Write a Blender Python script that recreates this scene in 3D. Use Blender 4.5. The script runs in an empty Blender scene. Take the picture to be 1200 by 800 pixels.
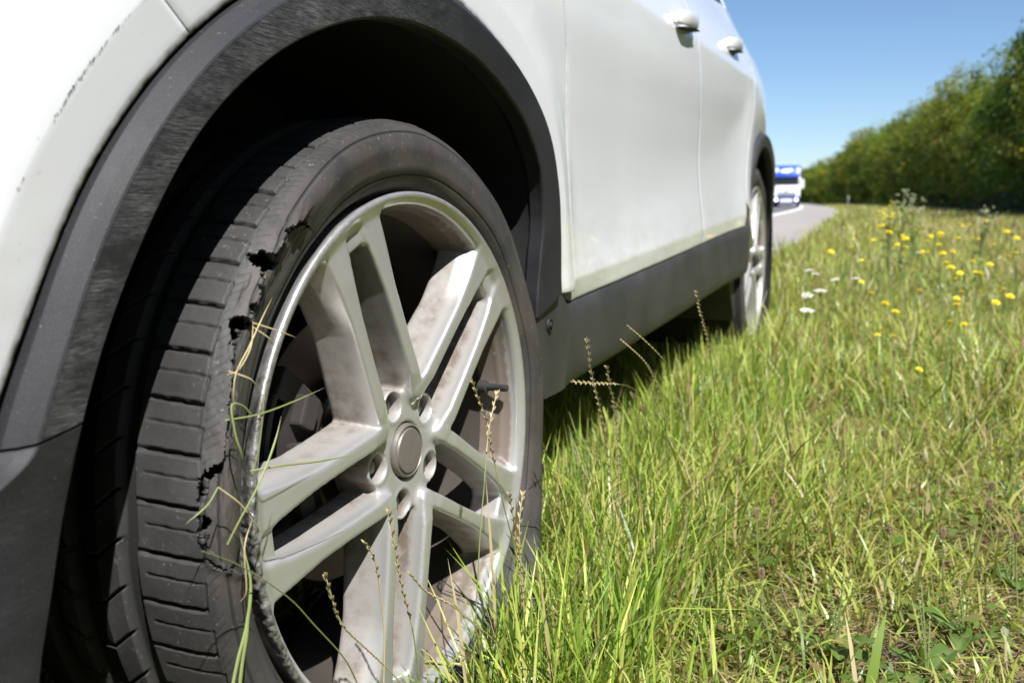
import bpy, bmesh, math, random
import numpy as np
from mathutils import Vector, Matrix

R_ = math.radians
rng = np.random.default_rng(7)
random.seed(7)
S = bpy.context.scene
COL = S.collection

# ------------------------------------------------------------------ camera
CAM = Vector((0.433, -0.847, 0.532))
YAW, PITCH, ROLL = 0.3777, 0.1420, -0.0064
cam_d = bpy.data.cameras.new("camera")
cam = bpy.data.objects.new("camera", cam_d)
COL.objects.link(cam)
S.camera = cam
fw = Vector((-math.sin(YAW) * math.cos(PITCH), math.cos(YAW) * math.cos(PITCH), -math.sin(PITCH)))
ri = Vector((math.cos(YAW), math.sin(YAW), 0.0))
up = ri.cross(fw)
r2 = ri * math.cos(ROLL) + up * math.sin(ROLL)
u2 = -ri * math.sin(ROLL) + up * math.cos(ROLL)
m = Matrix((r2, u2, -fw)).transposed().to_4x4()
m.translation = CAM
cam.matrix_world = m
cam_d.sensor_width = 36.0
cam_d.lens = 33.93
cam_d.clip_start = 0.02
cam_d.clip_end = 6000
cam_d.dof.use_dof = True
cam_d.dof.focus_distance = 0.88
cam_d.dof.aperture_fstop = 8.5

# ------------------------------------------------------------------ light
SUN_EL, SUN_AZ = 53.0, 46.0          # azimuth from +X towards -Y
e, a = R_(SUN_EL), R_(SUN_AZ)
sdir = Vector((math.cos(e) * math.cos(a), -math.cos(e) * math.sin(a), math.sin(e)))
sun_d = bpy.data.lights.new("sun", 'SUN')
sun_d.energy = 5.0
sun_d.angle = R_(0.53)
sun_d.color = (1.0, 0.98, 0.95)
sun = bpy.data.objects.new("sun", sun_d)
COL.objects.link(sun)
sun.rotation_euler = sdir.to_track_quat('Z', 'Y').to_euler()
sun.location = (3, -3, 6)

W = bpy.data.worlds.new("World")
S.world = W
W.use_nodes = True
wn = W.node_tree
for n in list(wn.nodes):
    wn.nodes.remove(n)
sky = wn.nodes.new('ShaderNodeTexSky')
sky.sky_type = 'NISHITA'
sky.sun_disc = False
sky.sun_elevation = e
sky.sun_rotation = R_(90 + SUN_AZ)
sky.altitude = 1200
sky.air_density = 1.0
sky.dust_density = 0.3
sky.ozone_density = 5.5
bg = wn.nodes.new('ShaderNodeBackground')
bg.inputs['Strength'].default_value = 0.069
wo = wn.nodes.new('ShaderNodeOutputWorld')
wn.links.new(sky.outputs[0], bg.inputs[0])
wn.links.new(bg.outputs[0], wo.inputs[0])

S.view_settings.view_transform = 'Standard'
S.view_settings.look = 'None'
S.view_settings.exposure = 0.92
S.view_settings.gamma = 1.0
S.render.engine = 'CYCLES'
S.cycles.max_bounces = 8
S.cycles.transparent_max_bounces = 12
S.cycles.use_denoising = True

# ------------------------------------------------------------------ materials
class G:
    """small node-graph helper"""
    def __init__(s, name):
        s.m = bpy.data.materials.new(name)
        s.m.use_nodes = True
        s.t = s.m.node_tree
        for n in list(s.t.nodes):
            s.t.nodes.remove(n)
        s.out = s.t.nodes.new('ShaderNodeOutputMaterial')
        s.b = s.t.nodes.new('ShaderNodeBsdfPrincipled')
        s.t.links.new(s.b.outputs[0], s.out.inputs[0])
    def n(s, typ, **kw):
        nd = s.t.nodes.new('ShaderNode' + typ)
        for k, v in kw.items():
            setattr(nd, k, v)
        return nd
    def l(s, a, b):
        s.t.links.new(a, b)
    def set(s, **kw):
        for k, v in kw.items():
            s.b.inputs[k.replace('_', ' ')].default_value = v
    def coord(s, scale=(1, 1, 1), rot=(0, 0, 0), kind='Object'):
        tc = s.n('TexCoord')
        mp = s.n('Mapping')
        mp.inputs['Scale'].default_value = scale
        mp.inputs['Rotation'].default_value = rot
        s.l(tc.outputs[kind], mp.inputs[0])
        return mp.outputs[0]
    def noise(s, scale, co=None, detail=6, rough=0.6, dist=0.0):
        nd = s.n('TexNoise')
        nd.inputs['Scale'].default_value = scale
        nd.inputs['Detail'].default_value = detail
        nd.inputs['Roughness'].default_value = rough
        nd.inputs['Distortion'].default_value = dist
        s.l(co if co is not None else s.coord(), nd.inputs['Vector'])
        return nd.outputs[0]
    def ramp(s, fac, stops):
        nd = s.n('ValToRGB')
        el = nd.color_ramp.elements
        while len(el) < len(stops):
            el.new(0.5)
        for i, (p, c) in enumerate(stops):
            el[i].position = p
            el[i].color = (c, c, c, 1) if isinstance(c, (int, float)) else (*c, 1)
        s.l(fac, nd.inputs[0])
        return nd.outputs[0]
    def mix(s, fac, a, b, blend='MIX'):
        nd = s.n('Mix', data_type='RGBA', blend_type=blend)
        for sock, v in ((nd.inputs[0], fac), (nd.inputs[6], a), (nd.inputs[7], b)):
            if hasattr(v, 'links'):
                s.l(v, sock)
            elif isinstance(v, (int, float)):
                sock.default_value = v
            else:
                sock.default_value = (*v, 1)
        return nd.outputs[2]
    def math(s, op, a, b=0.0, clamp=False):
        nd = s.n('Math', operation=op, use_clamp=clamp)
        for i, v in enumerate((a, b)):
            if hasattr(v, 'links'):
                s.l(v, nd.inputs[i])
            else:
                nd.inputs[i].default_value = v
        return nd.outputs[0]
    def attr(s, name):
        nd = s.n('Attribute')
        nd.attribute_name = name
        return nd
    def bump(s, h, strength=0.3, dist=0.002):
        nd = s.n('Bump')
        nd.inputs['Strength'].default_value = strength
        nd.inputs['Distance'].default_value = dist
        s.l(h, nd.inputs['Height'])
        s.l(nd.outputs[0], s.b.inputs['Normal'])
    def col(s, c):
        s.l(c, s.b.inputs['Base Color'])
    def rough(s, c):
        s.l(c, s.b.inputs['Roughness'])

def simple(name, c, rough=0.5, metal=0.0, var=0.15, scale=30, coat=0.0, bump=0.0):
    g = G(name)
    f = g.noise(scale)
    g.col(g.mix(f, [x * (1 - var) for x in c], [min(1, x * (1 + var)) for x in c]))
    g.set(Roughness=rough, Metallic=metal)
    if coat:
        g.set(Coat_Weight=coat)
    if bump:
        g.bump(f, bump)
    return g.m

M = {}
# white car paint, thin dust film, mossy dirt at the panel edges (vertex attribute 'edge')
g = G('white_car_paint')
n1 = g.noise(5, detail=8)
n2 = g.noise(160, detail=4)
base = g.mix(g.ramp(n1, [(0.35, 0.0), (0.75, 1.0)]), (0.755, 0.77, 0.80), (0.725, 0.735, 0.76))
scr = g.noise(7, g.coord((2, 3, 60), (R_(12), 0, 0)), detail=5, rough=0.7)
base = g.mix(g.ramp(scr, [(0.66, 0.0), (0.74, 0.35)]), base, (0.52, 0.51, 0.48))
spk = g.n('TexVoronoi'); spk.inputs['Scale'].default_value = 48
g.l(g.coord(), spk.inputs['Vector'])
sp = g.ramp(spk.outputs['Distance'], [(0.035, 1.0), (0.055, 0.0)])
base = g.mix(g.math('MULTIPLY', sp, g.ramp(g.noise(9), [(0.56, 0.0), (0.66, 0.8)])), base, (0.12, 0.11, 0.09))
ftc = g.n('TexCoord'); fsx = g.n('SeparateXYZ'); g.l(ftc.outputs['Object'], fsx.inputs[0])
film = g.math('MULTIPLY', g.ramp(fsx.outputs['Z'], [(0.40, 1.0), (0.58, 0.0)]), g.ramp(g.noise(24, g.coord((1, .35, 1)), detail=9, rough=0.7), [(0.42, 0.0), (0.75, 0.55)]))
base = g.mix(film, base, (0.42, 0.39, 0.34))
sp2 = g.ramp(g.noise(210, detail=3), [(0.69, 0.0), (0.73, 1.0)])
base = g.mix(g.math('MULTIPLY', sp2, g.ramp(fsx.outputs['Z'], [(0.45, 0.55), (0.75, 0.0)])), base, (0.22, 0.19, 0.15))
ed = g.attr('edge').outputs['Fac']
edn = g.math('MULTIPLY', ed, g.ramp(g.noise(70), [(0.25, 0.4), (0.6, 1.0)]))
base = g.mix(edn, base, (0.055, 0.06, 0.018))
g.col(base)
g.rough(g.math('ADD', g.math('MULTIPLY', n1, 0.18), 0.24))
g.l(g.math('MULTIPLY', g.math('SUBTRACT', 1.0, ed, clamp=True), 0.85), g.b.inputs['Coat Weight'])
g.l(g.math('MULTIPLY', g.math('SUBTRACT', 1.0, ed, clamp=True), 0.5), g.b.inputs['Specular IOR Level'])
g.set(Coat_Roughness=0.035)
M['paint'] = g.m
# chips and grime along the crease
M['chip'] = simple('paint_chip_grime', (0.05, 0.048, 0.04), 0.8)

# grey-black plastic cladding with fine grain; scratch attribute = scuffed zone
g = G('black_plastic_trim')
sc = g.noise(9, g.coord((14, 7, 260), (R_(8), 0, 0)), detail=12, rough=0.8, dist=0.4)
sc2 = g.noise(4, g.coord((30, 8, 260), (R_(-24), 0, 0)), detail=8, rough=0.8)
sa = g.attr('scuff').outputs['Fac']
pat = g.ramp(g.noise(17, g.coord((1, 1, 2.5)), detail=8, rough=0.7), [(0.38, 0.08), (0.62, 1.0)])
s1 = g.math('MULTIPLY', g.math('MULTIPLY', g.ramp(sc, [(0.47, 0.0), (0.62, 1.0)]), sa), pat)
s2 = g.math('MULTIPLY', g.ramp(sc2, [(0.66, 0.0), (0.78, 1.0)]), g.math('ADD', g.math('MULTIPLY', sa, 0.6), 0.12))
s = g.math('MAXIMUM', s1, s2)
dust = g.ramp(g.noise(11, detail=9), [(0.38, 0.0), (0.8, 1.0)])
b0 = g.mix(g.math('MULTIPLY', dust, 0.5), (0.007, 0.0074, 0.0098), (0.021, 0.021, 0.024))
fl = g.ramp(g.noise(420, detail=2), [(0.70, 0.0), (0.76, 1.0)])
b0 = g.mix(g.math('MULTIPLY', fl, 0.4), b0, (0.3, 0.29, 0.26))
spc = g.ramp(g.noise(1500, detail=2), [(0.45, 0.0), (0.65, 1.0)])
b0 = g.mix(g.math('MULTIPLY', spc, 0.5), b0, (0.036, 0.036, 0.041))
g.col(g.mix(g.math('MULTIPLY', s, 0.9), b0, (0.25, 0.25, 0.252)))
g.rough(g.math('ADD', g.math('MULTIPLY', dust, 0.15), 0.56)); g.set(Specular_IOR_Level=0.4)
grain = g.noise(900, detail=3)
hh = g.math('ADD', g.math('MULTIPLY', grain, 0.5), g.math('MULTIPLY', g.math('SUBTRACT', 1.0, s1), 1.0))
g.bump(hh, 0.55, 0.0007)
M['plastic'] = g.m
g = G('grey_sill_plastic')
dust = g.ramp(g.noise(7, detail=9), [(0.35, 0.0), (0.75, 1.0)])
g.col(g.mix(dust, (0.022, 0.023, 0.025), (0.048, 0.048, 0.047)))
g.set(Roughness=0.55)
g.bump(g.noise(800, detail=3), 0.3, 0.0005)
M['sill'] = g.m

# tyre rubber
g = G('tyre_rubber')
d1 = g.noise(9, detail=10, rough=0.65)
d2 = g.noise(120, detail=5)
d3 = g.noise(210, detail=4, rough=0.7)
sw = g.attr('side').outputs['Fac']
b = g.mix(g.ramp(d1, [(0.3, 0.0), (0.75, 1.0)]), (0.018, 0.0175, 0.0175), (0.064, 0.061, 0.058))
bro = g.math('MULTIPLY', g.ramp(g.noise(13, detail=8), [(0.42, 0.0), (0.72, 1.0)]), g.math('MULTIPLY', sw, 0.5))
b = g.mix(bro, b, (0.088, 0.068, 0.054))
spk = g.math('MULTIPLY', g.ramp(d3, [(0.60, 0.0), (0.70, 1.0)]), g.ramp(g.noise(16, detail=5), [(0.44, 0.0), (0.62, 0.8)]))
b = g.mix(spk, b, (0.20, 0.175, 0.145))
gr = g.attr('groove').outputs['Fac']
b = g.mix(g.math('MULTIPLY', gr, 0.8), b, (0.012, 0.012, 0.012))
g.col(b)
g.rough(g.math('ADD', g.math('MULTIPLY', d2, 0.2), 0.55))
g.set(Specular_IOR_Level=0.4)
scl = g.noise(30, g.coord((1, 1, 1)), detail=10, rough=0.8)
g.bump(g.math('ADD', g.math('MULTIPLY', d2, 0.6), scl), 0.35, 0.0010)
M['rubber'] = g.m
M['rubber_in'] = simple('tyre_inner_liner', (0.012, 0.012, 0.012), 0.7, bump=0.2, scale=60)

# cast alloy with brake dust (attribute 'dust')
g = G('silver_alloy')
du = g.attr('dust').outputs['Fac']
na = g.noise(22, detail=9, rough=0.68)
nb = g.noise(7, detail=4)
fine = g.noise(55, g.coord((1, 1, 1)), detail=8, rough=0.75)
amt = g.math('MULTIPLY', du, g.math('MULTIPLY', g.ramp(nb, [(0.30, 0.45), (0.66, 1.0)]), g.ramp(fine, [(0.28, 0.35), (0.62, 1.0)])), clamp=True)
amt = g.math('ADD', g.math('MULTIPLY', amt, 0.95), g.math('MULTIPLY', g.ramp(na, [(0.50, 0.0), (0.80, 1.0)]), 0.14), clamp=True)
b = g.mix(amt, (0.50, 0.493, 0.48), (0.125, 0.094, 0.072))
sp = g.ramp(g.noise(260, detail=3), [(0.66, 0.0), (0.72, 1.0)])
b = g.mix(g.math('MULTIPLY', sp, g.ramp(g.noise(15), [(0.5, 0.0), (0.7, 0.8)])), b, (0.06, 0.04, 0.03))
rash = g.attr('rash').outputs['Fac']
rn = g.noise(90, detail=8, rough=0.8)
b = g.mix(g.math('MULTIPLY', rash, g.ramp(rn, [(0.36, 0.0), (0.56, 1.0)])), b, (0.13, 0.122, 0.115))
g.col(b)
g.l(g.math('SUBTRACT', 0.62, g.math('MULTIPLY', amt, 0.75), clamp=True), g.b.inputs['Metallic'])
g.rough(g.math('ADD', g.math('MULTIPLY', amt, 0.35), 0.33))
g.set(Coat_Weight=0.12, Coat_Roughness=0.3)
g.bump(g.math('ADD', g.math('MULTIPLY', na, 0.25), g.math('MULTIPLY', g.math('MULTIPLY', rash, rn), 3.0)), 0.3, 0.0012)
M['alloy'] = g.m
M['cap'] = simple('worn_centre_cap', (0.19, 0.17, 0.15), 0.5, 0.45, 0.2, 40)
M['steel'] = simple('nut_steel', (0.13, 0.125, 0.12), 0.4, 0.85, 0.3, 60)
M['disc'] = simple('brake_disc_steel', (0.085, 0.070, 0.060), 0.45, 0.7, 0.3, 25)
M['grime'] = simple('brake_dust_and_shade', (0.040, 0.032, 0.026), 0.8, 0.0, 0.5, 18, bump=0.3)  # brake dust, darkened to imitate shade deep in the barrel
M['iron'] = simple('rusty_iron', (0.032, 0.027, 0.024), 0.75, 0.2, 0.35, 40)
M['liner'] = simple('wheel_liner_felt', (0.012, 0.012, 0.013), 0.9, 0, 0.3, 120, bump=0.3)
M['dark'] = simple('underbody_black', (0.012, 0.012, 0.012), 0.8)
M['gap'] = simple('gap_dirt', (0.028, 0.03, 0.012), 0.9)
M['valve'] = simple('valve_rubber', (0.03, 0.03, 0.032), 0.5)
g = G('dark_glass'); f = g.noise(3)
g.col(g.mix(f, (0.015, 0.02, 0.022), (0.02, 0.026, 0.03))); g.set(Roughness=0.04, Specular_IOR_Level=0.6)
M['glass'] = g.m

# ground
g = G('verge_soil')
c1 = g.noise(3.0, detail=10, rough=0.65)
c2 = g.noise(70, g.coord((1, 1, 1)), detail=6, rough=0.75)
big = g.noise(0.35, detail=5)
soil = g.mix(g.ramp(c2, [(0.35, 0.0), (0.7, 1.0)]), (0.075, 0.052, 0.036), (0.235, 0.185, 0.125))
green = g.mix(c2, (0.060, 0.085, 0.022), (0.145, 0.160, 0.050))
tc = g.n('TexCoord'); sx = g.n('SeparateXYZ'); g.l(tc.outputs['Object'], sx.inputs[0])
far = g.ramp(g.math('DIVIDE', sx.outputs['Y'], 60.0), [(0.05, 0.0), (0.35, 1.0)])
far = g.math('ADD', far, g.ramp(c1, [(0.42, 0.0), (0.72, 0.5)]), clamp=True)
dry = g.mix(g.ramp(big, [(0.4, 0.0), (0.62, 1.0)]), green, (0.215, 0.19, 0.085))
g.col(g.mix(far, soil, dry))
g.set(Roughness=0.95)
g.bump(c2, 0.7, 0.02)
M['soil'] = g.m
def asphalt(name, a_, b_):
    g = G(name)
    n_ = g.noise(180, detail=4); n2_ = g.noise(0.6, g.coord((1, 0.12, 1)), detail=6)
    c = g.mix(n_, a_, b_)
    g.col(g.mix(g.math('MULTIPLY', g.ramp(n2_, [(0.4, 0.0), (0.7, 1.0)]), 0.35), c, [x * 0.72 for x in a_]))
    g.set(Roughness=0.9); g.bump(n_, 0.4, 0.004)
    return g.m
M['shoulder'] = asphalt('pale_shoulder_asphalt', (0.235, 0.215, 0.20), (0.33, 0.305, 0.285))
M['road'] = asphalt('grey_carriageway_asphalt', (0.085, 0.088, 0.095), (0.15, 0.152, 0.158))
M['line'] = simple('white_road_paint', (0.72, 0.72, 0.70), 0.7, 0, 0.1, 20)

def leafy(name, trans=0.35, rough=0.5):
    g = G(name)
    at = g.attr('Col')
    nz = g.noise(14, detail=4)
    c = g.mix(0.30, at.outputs['Color'], g.mix(nz, (0.0, 0.0, 0.0), (0.5, 0.5, 0.5)), 'OVERLAY')
    g.col(c)
    g.set(Roughness=rough, Specular_IOR_Level=0.35)
    tr = g.n('BsdfTranslucent')
    g.l(g.mix(0.5, at.outputs['Color'], g.mix(1.0, at.outputs['Color'], (1.6, 1.5, 0.5), 'MULTIPLY')), tr.inputs['Color'])
    mx = g.n('MixShader'); mx.inputs[0].default_value = trans
    g.l(g.b.outputs[0], mx.inputs[1]); g.l(tr.outputs[0], mx.inputs[2])
    g.l(mx.outputs[0], g.out.inputs[0])
    return g.m
M['grass'] = leafy('grass_blades', 0.36, 0.36)
M['leaf'] = leafy('tree_leaves', 0.52, 0.45)
M['bark'] = simple('bark', (0.10, 0.08, 0.06), 0.9, 0, 0.35, 14, bump=0.6)
M['petal_y'] = simple('yellow_petals', (0.85, 0.68, 0.015), 0.6, 0, 0.1, 60)
M['petal_c'] = simple('flower_centre', (0.75, 0.52, 0.02), 0.7, 0, 0.2, 200)
M['weedhead'] = simple('pale_green_weed_heads', (0.42, 0.44, 0.26), 0.7, 0, 0.2, 90)
M['petal_w'] = simple('white_petals', (0.72, 0.70, 0.62), 0.7, 0, 0.12, 90)
M['stem'] = simple('green_stem', (0.16, 0.20, 0.06), 0.6, 0, 0.25, 40)
M['straw'] = simple('dry_seed_straw', (0.40, 0.335, 0.17), 0.65, 0, 0.25, 120)
M['seedbrown'] = simple('brown_seed_head', (0.27, 0.17, 0.115), 0.8, 0, 0.35, 150)
M['bladegreen'] = simple('fresh_blade', (0.19, 0.235, 0.075), 0.5, 0, 0.25, 30)
M['tr_blue'] = simple('blue_truck_paint', (0.012, 0.075, 0.42), 0.35, 0, 0.08, 3, coat=0.6)
M['tr_white'] = simple('white_truck_paint', (0.78, 0.79, 0.80), 0.35, 0, 0.05, 3, coat=0.6)
M['tr_navy'] = simple('dark_blue_truck_paint', (0.012, 0.025, 0.20), 0.4, 0, 0.08, 3, coat=0.5)
M['tr_grille'] = simple('grey_grille_slat', (0.30, 0.32, 0.35), 0.45, 0.3, 0.1, 8)
M['chrome'] = simple('chrome_badge', (0.45, 0.46, 0.48), 0.18, 0.95, 0.05, 8)
g = G('headlight_glass'); g.col(g.mix(g.noise(8), (0.75, 0.78, 0.82), (0.9, 0.9, 0.92)))
g.set(Roughness=0.08, Coat_Weight=1.0, Emission_Strength=0.0)
M['lamp'] = g.m

# ------------------------------------------------------------------ helpers
def tag(o, label=None, cat=None, group=None, kind=None):
    if label: o['label'] = label
    if cat: o['category'] = cat
    if group: o['group'] = group
    if kind: o['kind'] = kind
    return o

def empty(name, loc=(0, 0, 0), parent=None, rot=(0, 0, 0)):
    o = bpy.data.objects.new(name, None)
    COL.objects.link(o)
    o.location = loc
    o.rotation_euler = rot
    o.empty_display_size = 0.1
    if parent: o.parent = parent
    return o

def link(name, me, parent=None):
    o = bpy.data.objects.new(name, me)
    COL.objects.link(o)
    if parent: o.parent = parent
    return o

def mesh_np(name, v, faces, mat, smooth=True, attrs=None, cols=None):
    """faces: list of int arrays (n,k)"""
    me = bpy.data.meshes.new(name)
    v = np.asarray(v, np.float32)
    faces = [np.asarray(f, np.int32) for f in faces if len(f)]
    nl = sum(f.size for f in faces)
    nf = sum(len(f) for f in faces)
    me.vertices.add(len(v)); me.vertices.foreach_set('co', v.ravel())
    me.loops.add(nl); me.polygons.add(nf)
    li = np.concatenate([f.ravel() for f in faces])
    tot = np.concatenate([np.full(len(f), f.shape[1], np.int32) for f in faces])
    st = np.concatenate([[0], np.cumsum(tot)[:-1]]).astype(np.int32)
    me.loops.foreach_set('vertex_index', li.astype(np.int32))
    me.polygons.foreach_set('loop_start', st)
    me.polygons.foreach_set('loop_total', tot)
    me.polygons.foreach_set('use_smooth', np.full(nf, smooth))
    me.update(calc_edges=True)
    for k, arr in (attrs or {}).items():
        at = me.attributes.new(k, 'FLOAT', 'POINT')
        at.data.foreach_set('value', np.asarray(arr, np.float32).ravel())
    if cols is not None:
        at = me.attributes.new('Col', 'FLOAT_COLOR', 'POINT')
        c4 = np.ones((len(v), 4), np.float32); c4[:, :3] = cols
        at.data.foreach_set('color', c4.ravel())
    me.materials.append(mat)
    me.validate()
    return me

def obj_np(name, v, faces, mat, parent=None, **kw):
    return link(name, mesh_np(name, v, faces, mat, **kw), parent)

def grid_faces(nu, nv, close_u=False):
    a_ = np.arange(nu * nv).reshape(nu, nv)
    if close_u: a_ = np.vstack([a_, a_[:1]])
    return np.stack([a_[:-1, :-1], a_[1:, :-1], a_[1:, 1:], a_[:-1, 1:]], -1).reshape(-1, 4)

class MB:
    """collects small shapes, links them as one mesh"""
    def __init__(s): s.v = []; s.f = []
    def add(s, v, f):
        n = len(s.v); s.v += [tuple(map(float, p)) for p in v]; s.f += [tuple(i + n for i in q) for q in f]
        return s
    def box(s, c, d, rot=None, taper=1.0):
        pts = []
        for z in (-1, 1):
            k = taper if z > 0 else 1.0
            for x, y in ((-1, -1), (1, -1), (1, 1), (-1, 1)):
                p = Vector((x * d[0] / 2 * k, y * d[1] / 2 * k, z * d[2] / 2))
                if rot is not None: p = rot @ p
                pts.append(p + Vector(c))
        return s.add(pts, [(3, 2, 1, 0), (4, 5, 6, 7), (0, 1, 5, 4), (1, 2, 6, 5), (2, 3, 7, 6), (3, 0, 4, 7)])
    def tube(s, path, rad, n=8, cap=True):
        path = [Vector(p) for p in path]
        if not hasattr(rad, '__len__'): rad = [rad] * len(path)
        vs = []
        for i, p in enumerate(path):
            t = (path[min(i + 1, len(path) - 1)] - path[max(i - 1, 0)]).normalized()
            ax = Vector((0, 0, 1)) if abs(t.z) < 0.9 else Vector((1, 0, 0))
            b1 = t.cross(ax).normalized(); b2 = t.cross(b1)
            for k in range(n):
                an = 2 * math.pi * k / n
                vs.append(p + (b1 * math.cos(an) + b2 * math.sin(an)) * rad[i])
        fs = [(i * n + k, i * n + (k + 1) % n, (i + 1) * n + (k + 1) % n, (i + 1) * n + k)
              for i in range(len(path) - 1) for k in range(n)]
        if cap:
            fs += [tuple(range(n))[::-1], tuple(range((len(path) - 1) * n, len(path) * n))]
        return s.add(vs, fs)
    def lathe(s, prof, n=48, axis='X', cap=False):
        """prof: (axial, radius)"""
        vs = []
        for (x, r) in prof:
            for k in range(n):
                an = 2 * math.pi * k / n
                c, d = r * math.cos(an), r * math.sin(an)
                vs.append((x, c, d) if axis == 'X' else (c, d, x) if axis == 'Z' else (d, x, c))
        fs = [(i * n + k, (i + 1) * n + k, (i + 1) * n + (k + 1) % n, i * n + (k + 1) % n)
              for i in range(len(prof) - 1) for k in range(n)]
        if cap: fs += [tuple(range(n)), tuple(range((len(prof) - 1) * n, len(prof) * n))[::-1]]
        return s.add(vs, fs)
    def prism(s, poly, y0, y1, axis='Y'):
        n = len(poly); vs = []
        for y in (y0, y1):
            for (p, q) in poly:
                vs.append((p, y, q) if axis == 'Y' else (y, p, q) if axis == 'X' else (p, q, y))
        fs = [(i, (i + 1) % n, n + (i + 1) % n, n + i) for i in range(n)]
        fs += [tuple(range(n))[::-1], tuple(range(n, 2 * n))]
        return s.add(vs, fs)
    def mesh(s, name, mat, smooth=False, bevel=0.0, seg=2):
        me = bpy.data.meshes.new(name)
        me.from_pydata(s.v, [], s.f)
        me.materials.append(mat)
        bm = bmesh.new(); bm.from_mesh(me)
        bmesh.ops.recalc_face_normals(bm, faces=bm.faces)
        if bevel:
            ed = [e_ for e_ in bm.edges if len(e_.link_faces) == 2 and e_.calc_face_angle(0) > 0.5]
            bmesh.ops.bevel(bm, geom=ed, offset=bevel, segments=seg, affect='EDGES', profile=0.6)
        if smooth:
            for f in bm.faces: f.smooth = True
            for e_ in bm.edges:
                if len(e_.link_faces) == 2 and e_.calc_face_angle(0) > R_(40): e_.smooth = False
        bm.to_mesh(me); bm.free()
        return me
    def build(s, name, mat, parent=None, smooth=False, bevel=0.0, seg=2):
        return link(name, s.mesh(name, mat, smooth, bevel, seg), parent)

def vnoise(x, y, seed=0):
    """smooth value noise on numpy arrays, range 0..1"""
    xi = np.floor(x).astype(np.int64); yi = np.floor(y).astype(np.int64)
    fx = x - xi; fy = y - yi
    fx = fx * fx * (3 - 2 * fx); fy = fy * fy * (3 - 2 * fy)
    def h(i, j):
        n = (i * 374761393 + j * 668265263 + seed * 974634777) & 0x7fffffff
        n = ((n ^ (n >> 13)) * 1274126177) & 0x7fffffff
        return ((n ^ (n >> 16)) & 0xffff) / 65535.0
    return (h(xi, yi) * (1 - fx) + h(xi + 1, yi) * fx) * (1 - fy) + (h(xi, yi + 1) * (1 - fx) + h(xi + 1, yi + 1) * fx) * fy
def fnoise(x, y, seed=0, o=4):
    t = 0; a_ = 0.5; n = 0
    for k in range(o):
        t = t + a_ * vnoise(x * 2 ** k, y * 2 ** k, seed + k); n += a_; a_ *= 0.5
    return t / n
def sstep(a_, b_, x):
    t = np.clip((x - a_) / (b_ - a_), 0, 1)
    return t * t * (3 - 2 * t)
def spl(xs, ys, x):
    """smooth (monotone cubic Hermite) interpolation"""
    xs = np.asarray(xs, float); ys = np.asarray(ys, float); x = np.asarray(x, float)
    d = np.diff(ys) / np.diff(xs)
    mm = np.zeros_like(ys); mm[0] = d[0]; mm[-1] = d[-1]
    k = d[:-1] * d[1:] > 0
    mm[1:-1] = np.where(k, 2 * d[:-1] * d[1:] / np.where(k, d[:-1] + d[1:], 1), 0)
    xc = np.clip(x, xs[0], xs[-1])
    i = np.clip(np.searchsorted(xs, xc, side='right') - 1, 0, len(xs) - 2)
    h = xs[i + 1] - xs[i]; t = (xc - xs[i]) / h
    return ((1 + 2 * t) * (1 - t) ** 2 * ys[i] + t * (1 - t) ** 2 * h * mm[i]
            + t * t * (3 - 2 * t) * ys[i + 1] + t * t * (t - 1) * h * mm[i + 1])

# ------------------------------------------------------------------ wheel: tyre
HUB = Vector((0.0, 0.0, 0.285))
STEER, CAMBER = -0.053, 0.019
#TYRE-BEGIN
TP = np.array([(-.034, .252), (-.022, .259), (-.008, .266), (-.0025, .274), (.0008, .284), (.0008, .298), (-.0025, .310),
               (-.0085, .3195), (-.0185, .3268), (-.045, .3305), (-.105, .332), (-.165, .3305), (-.192, .326),
               (-.205, .318), (-.214, .30), (-.217, .28), (-.21, .262), (-.198, .252)])
_L = np.concatenate([[0], np.cumsum(np.hypot(*np.diff(TP, axis=0).T))]); _L /= _L[-1]
S_SH = float(np.interp(-0.0185, -TP[:11, 0][::-1] * -1, _L[:11][::-1])) if False else float(_L[8])

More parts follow.
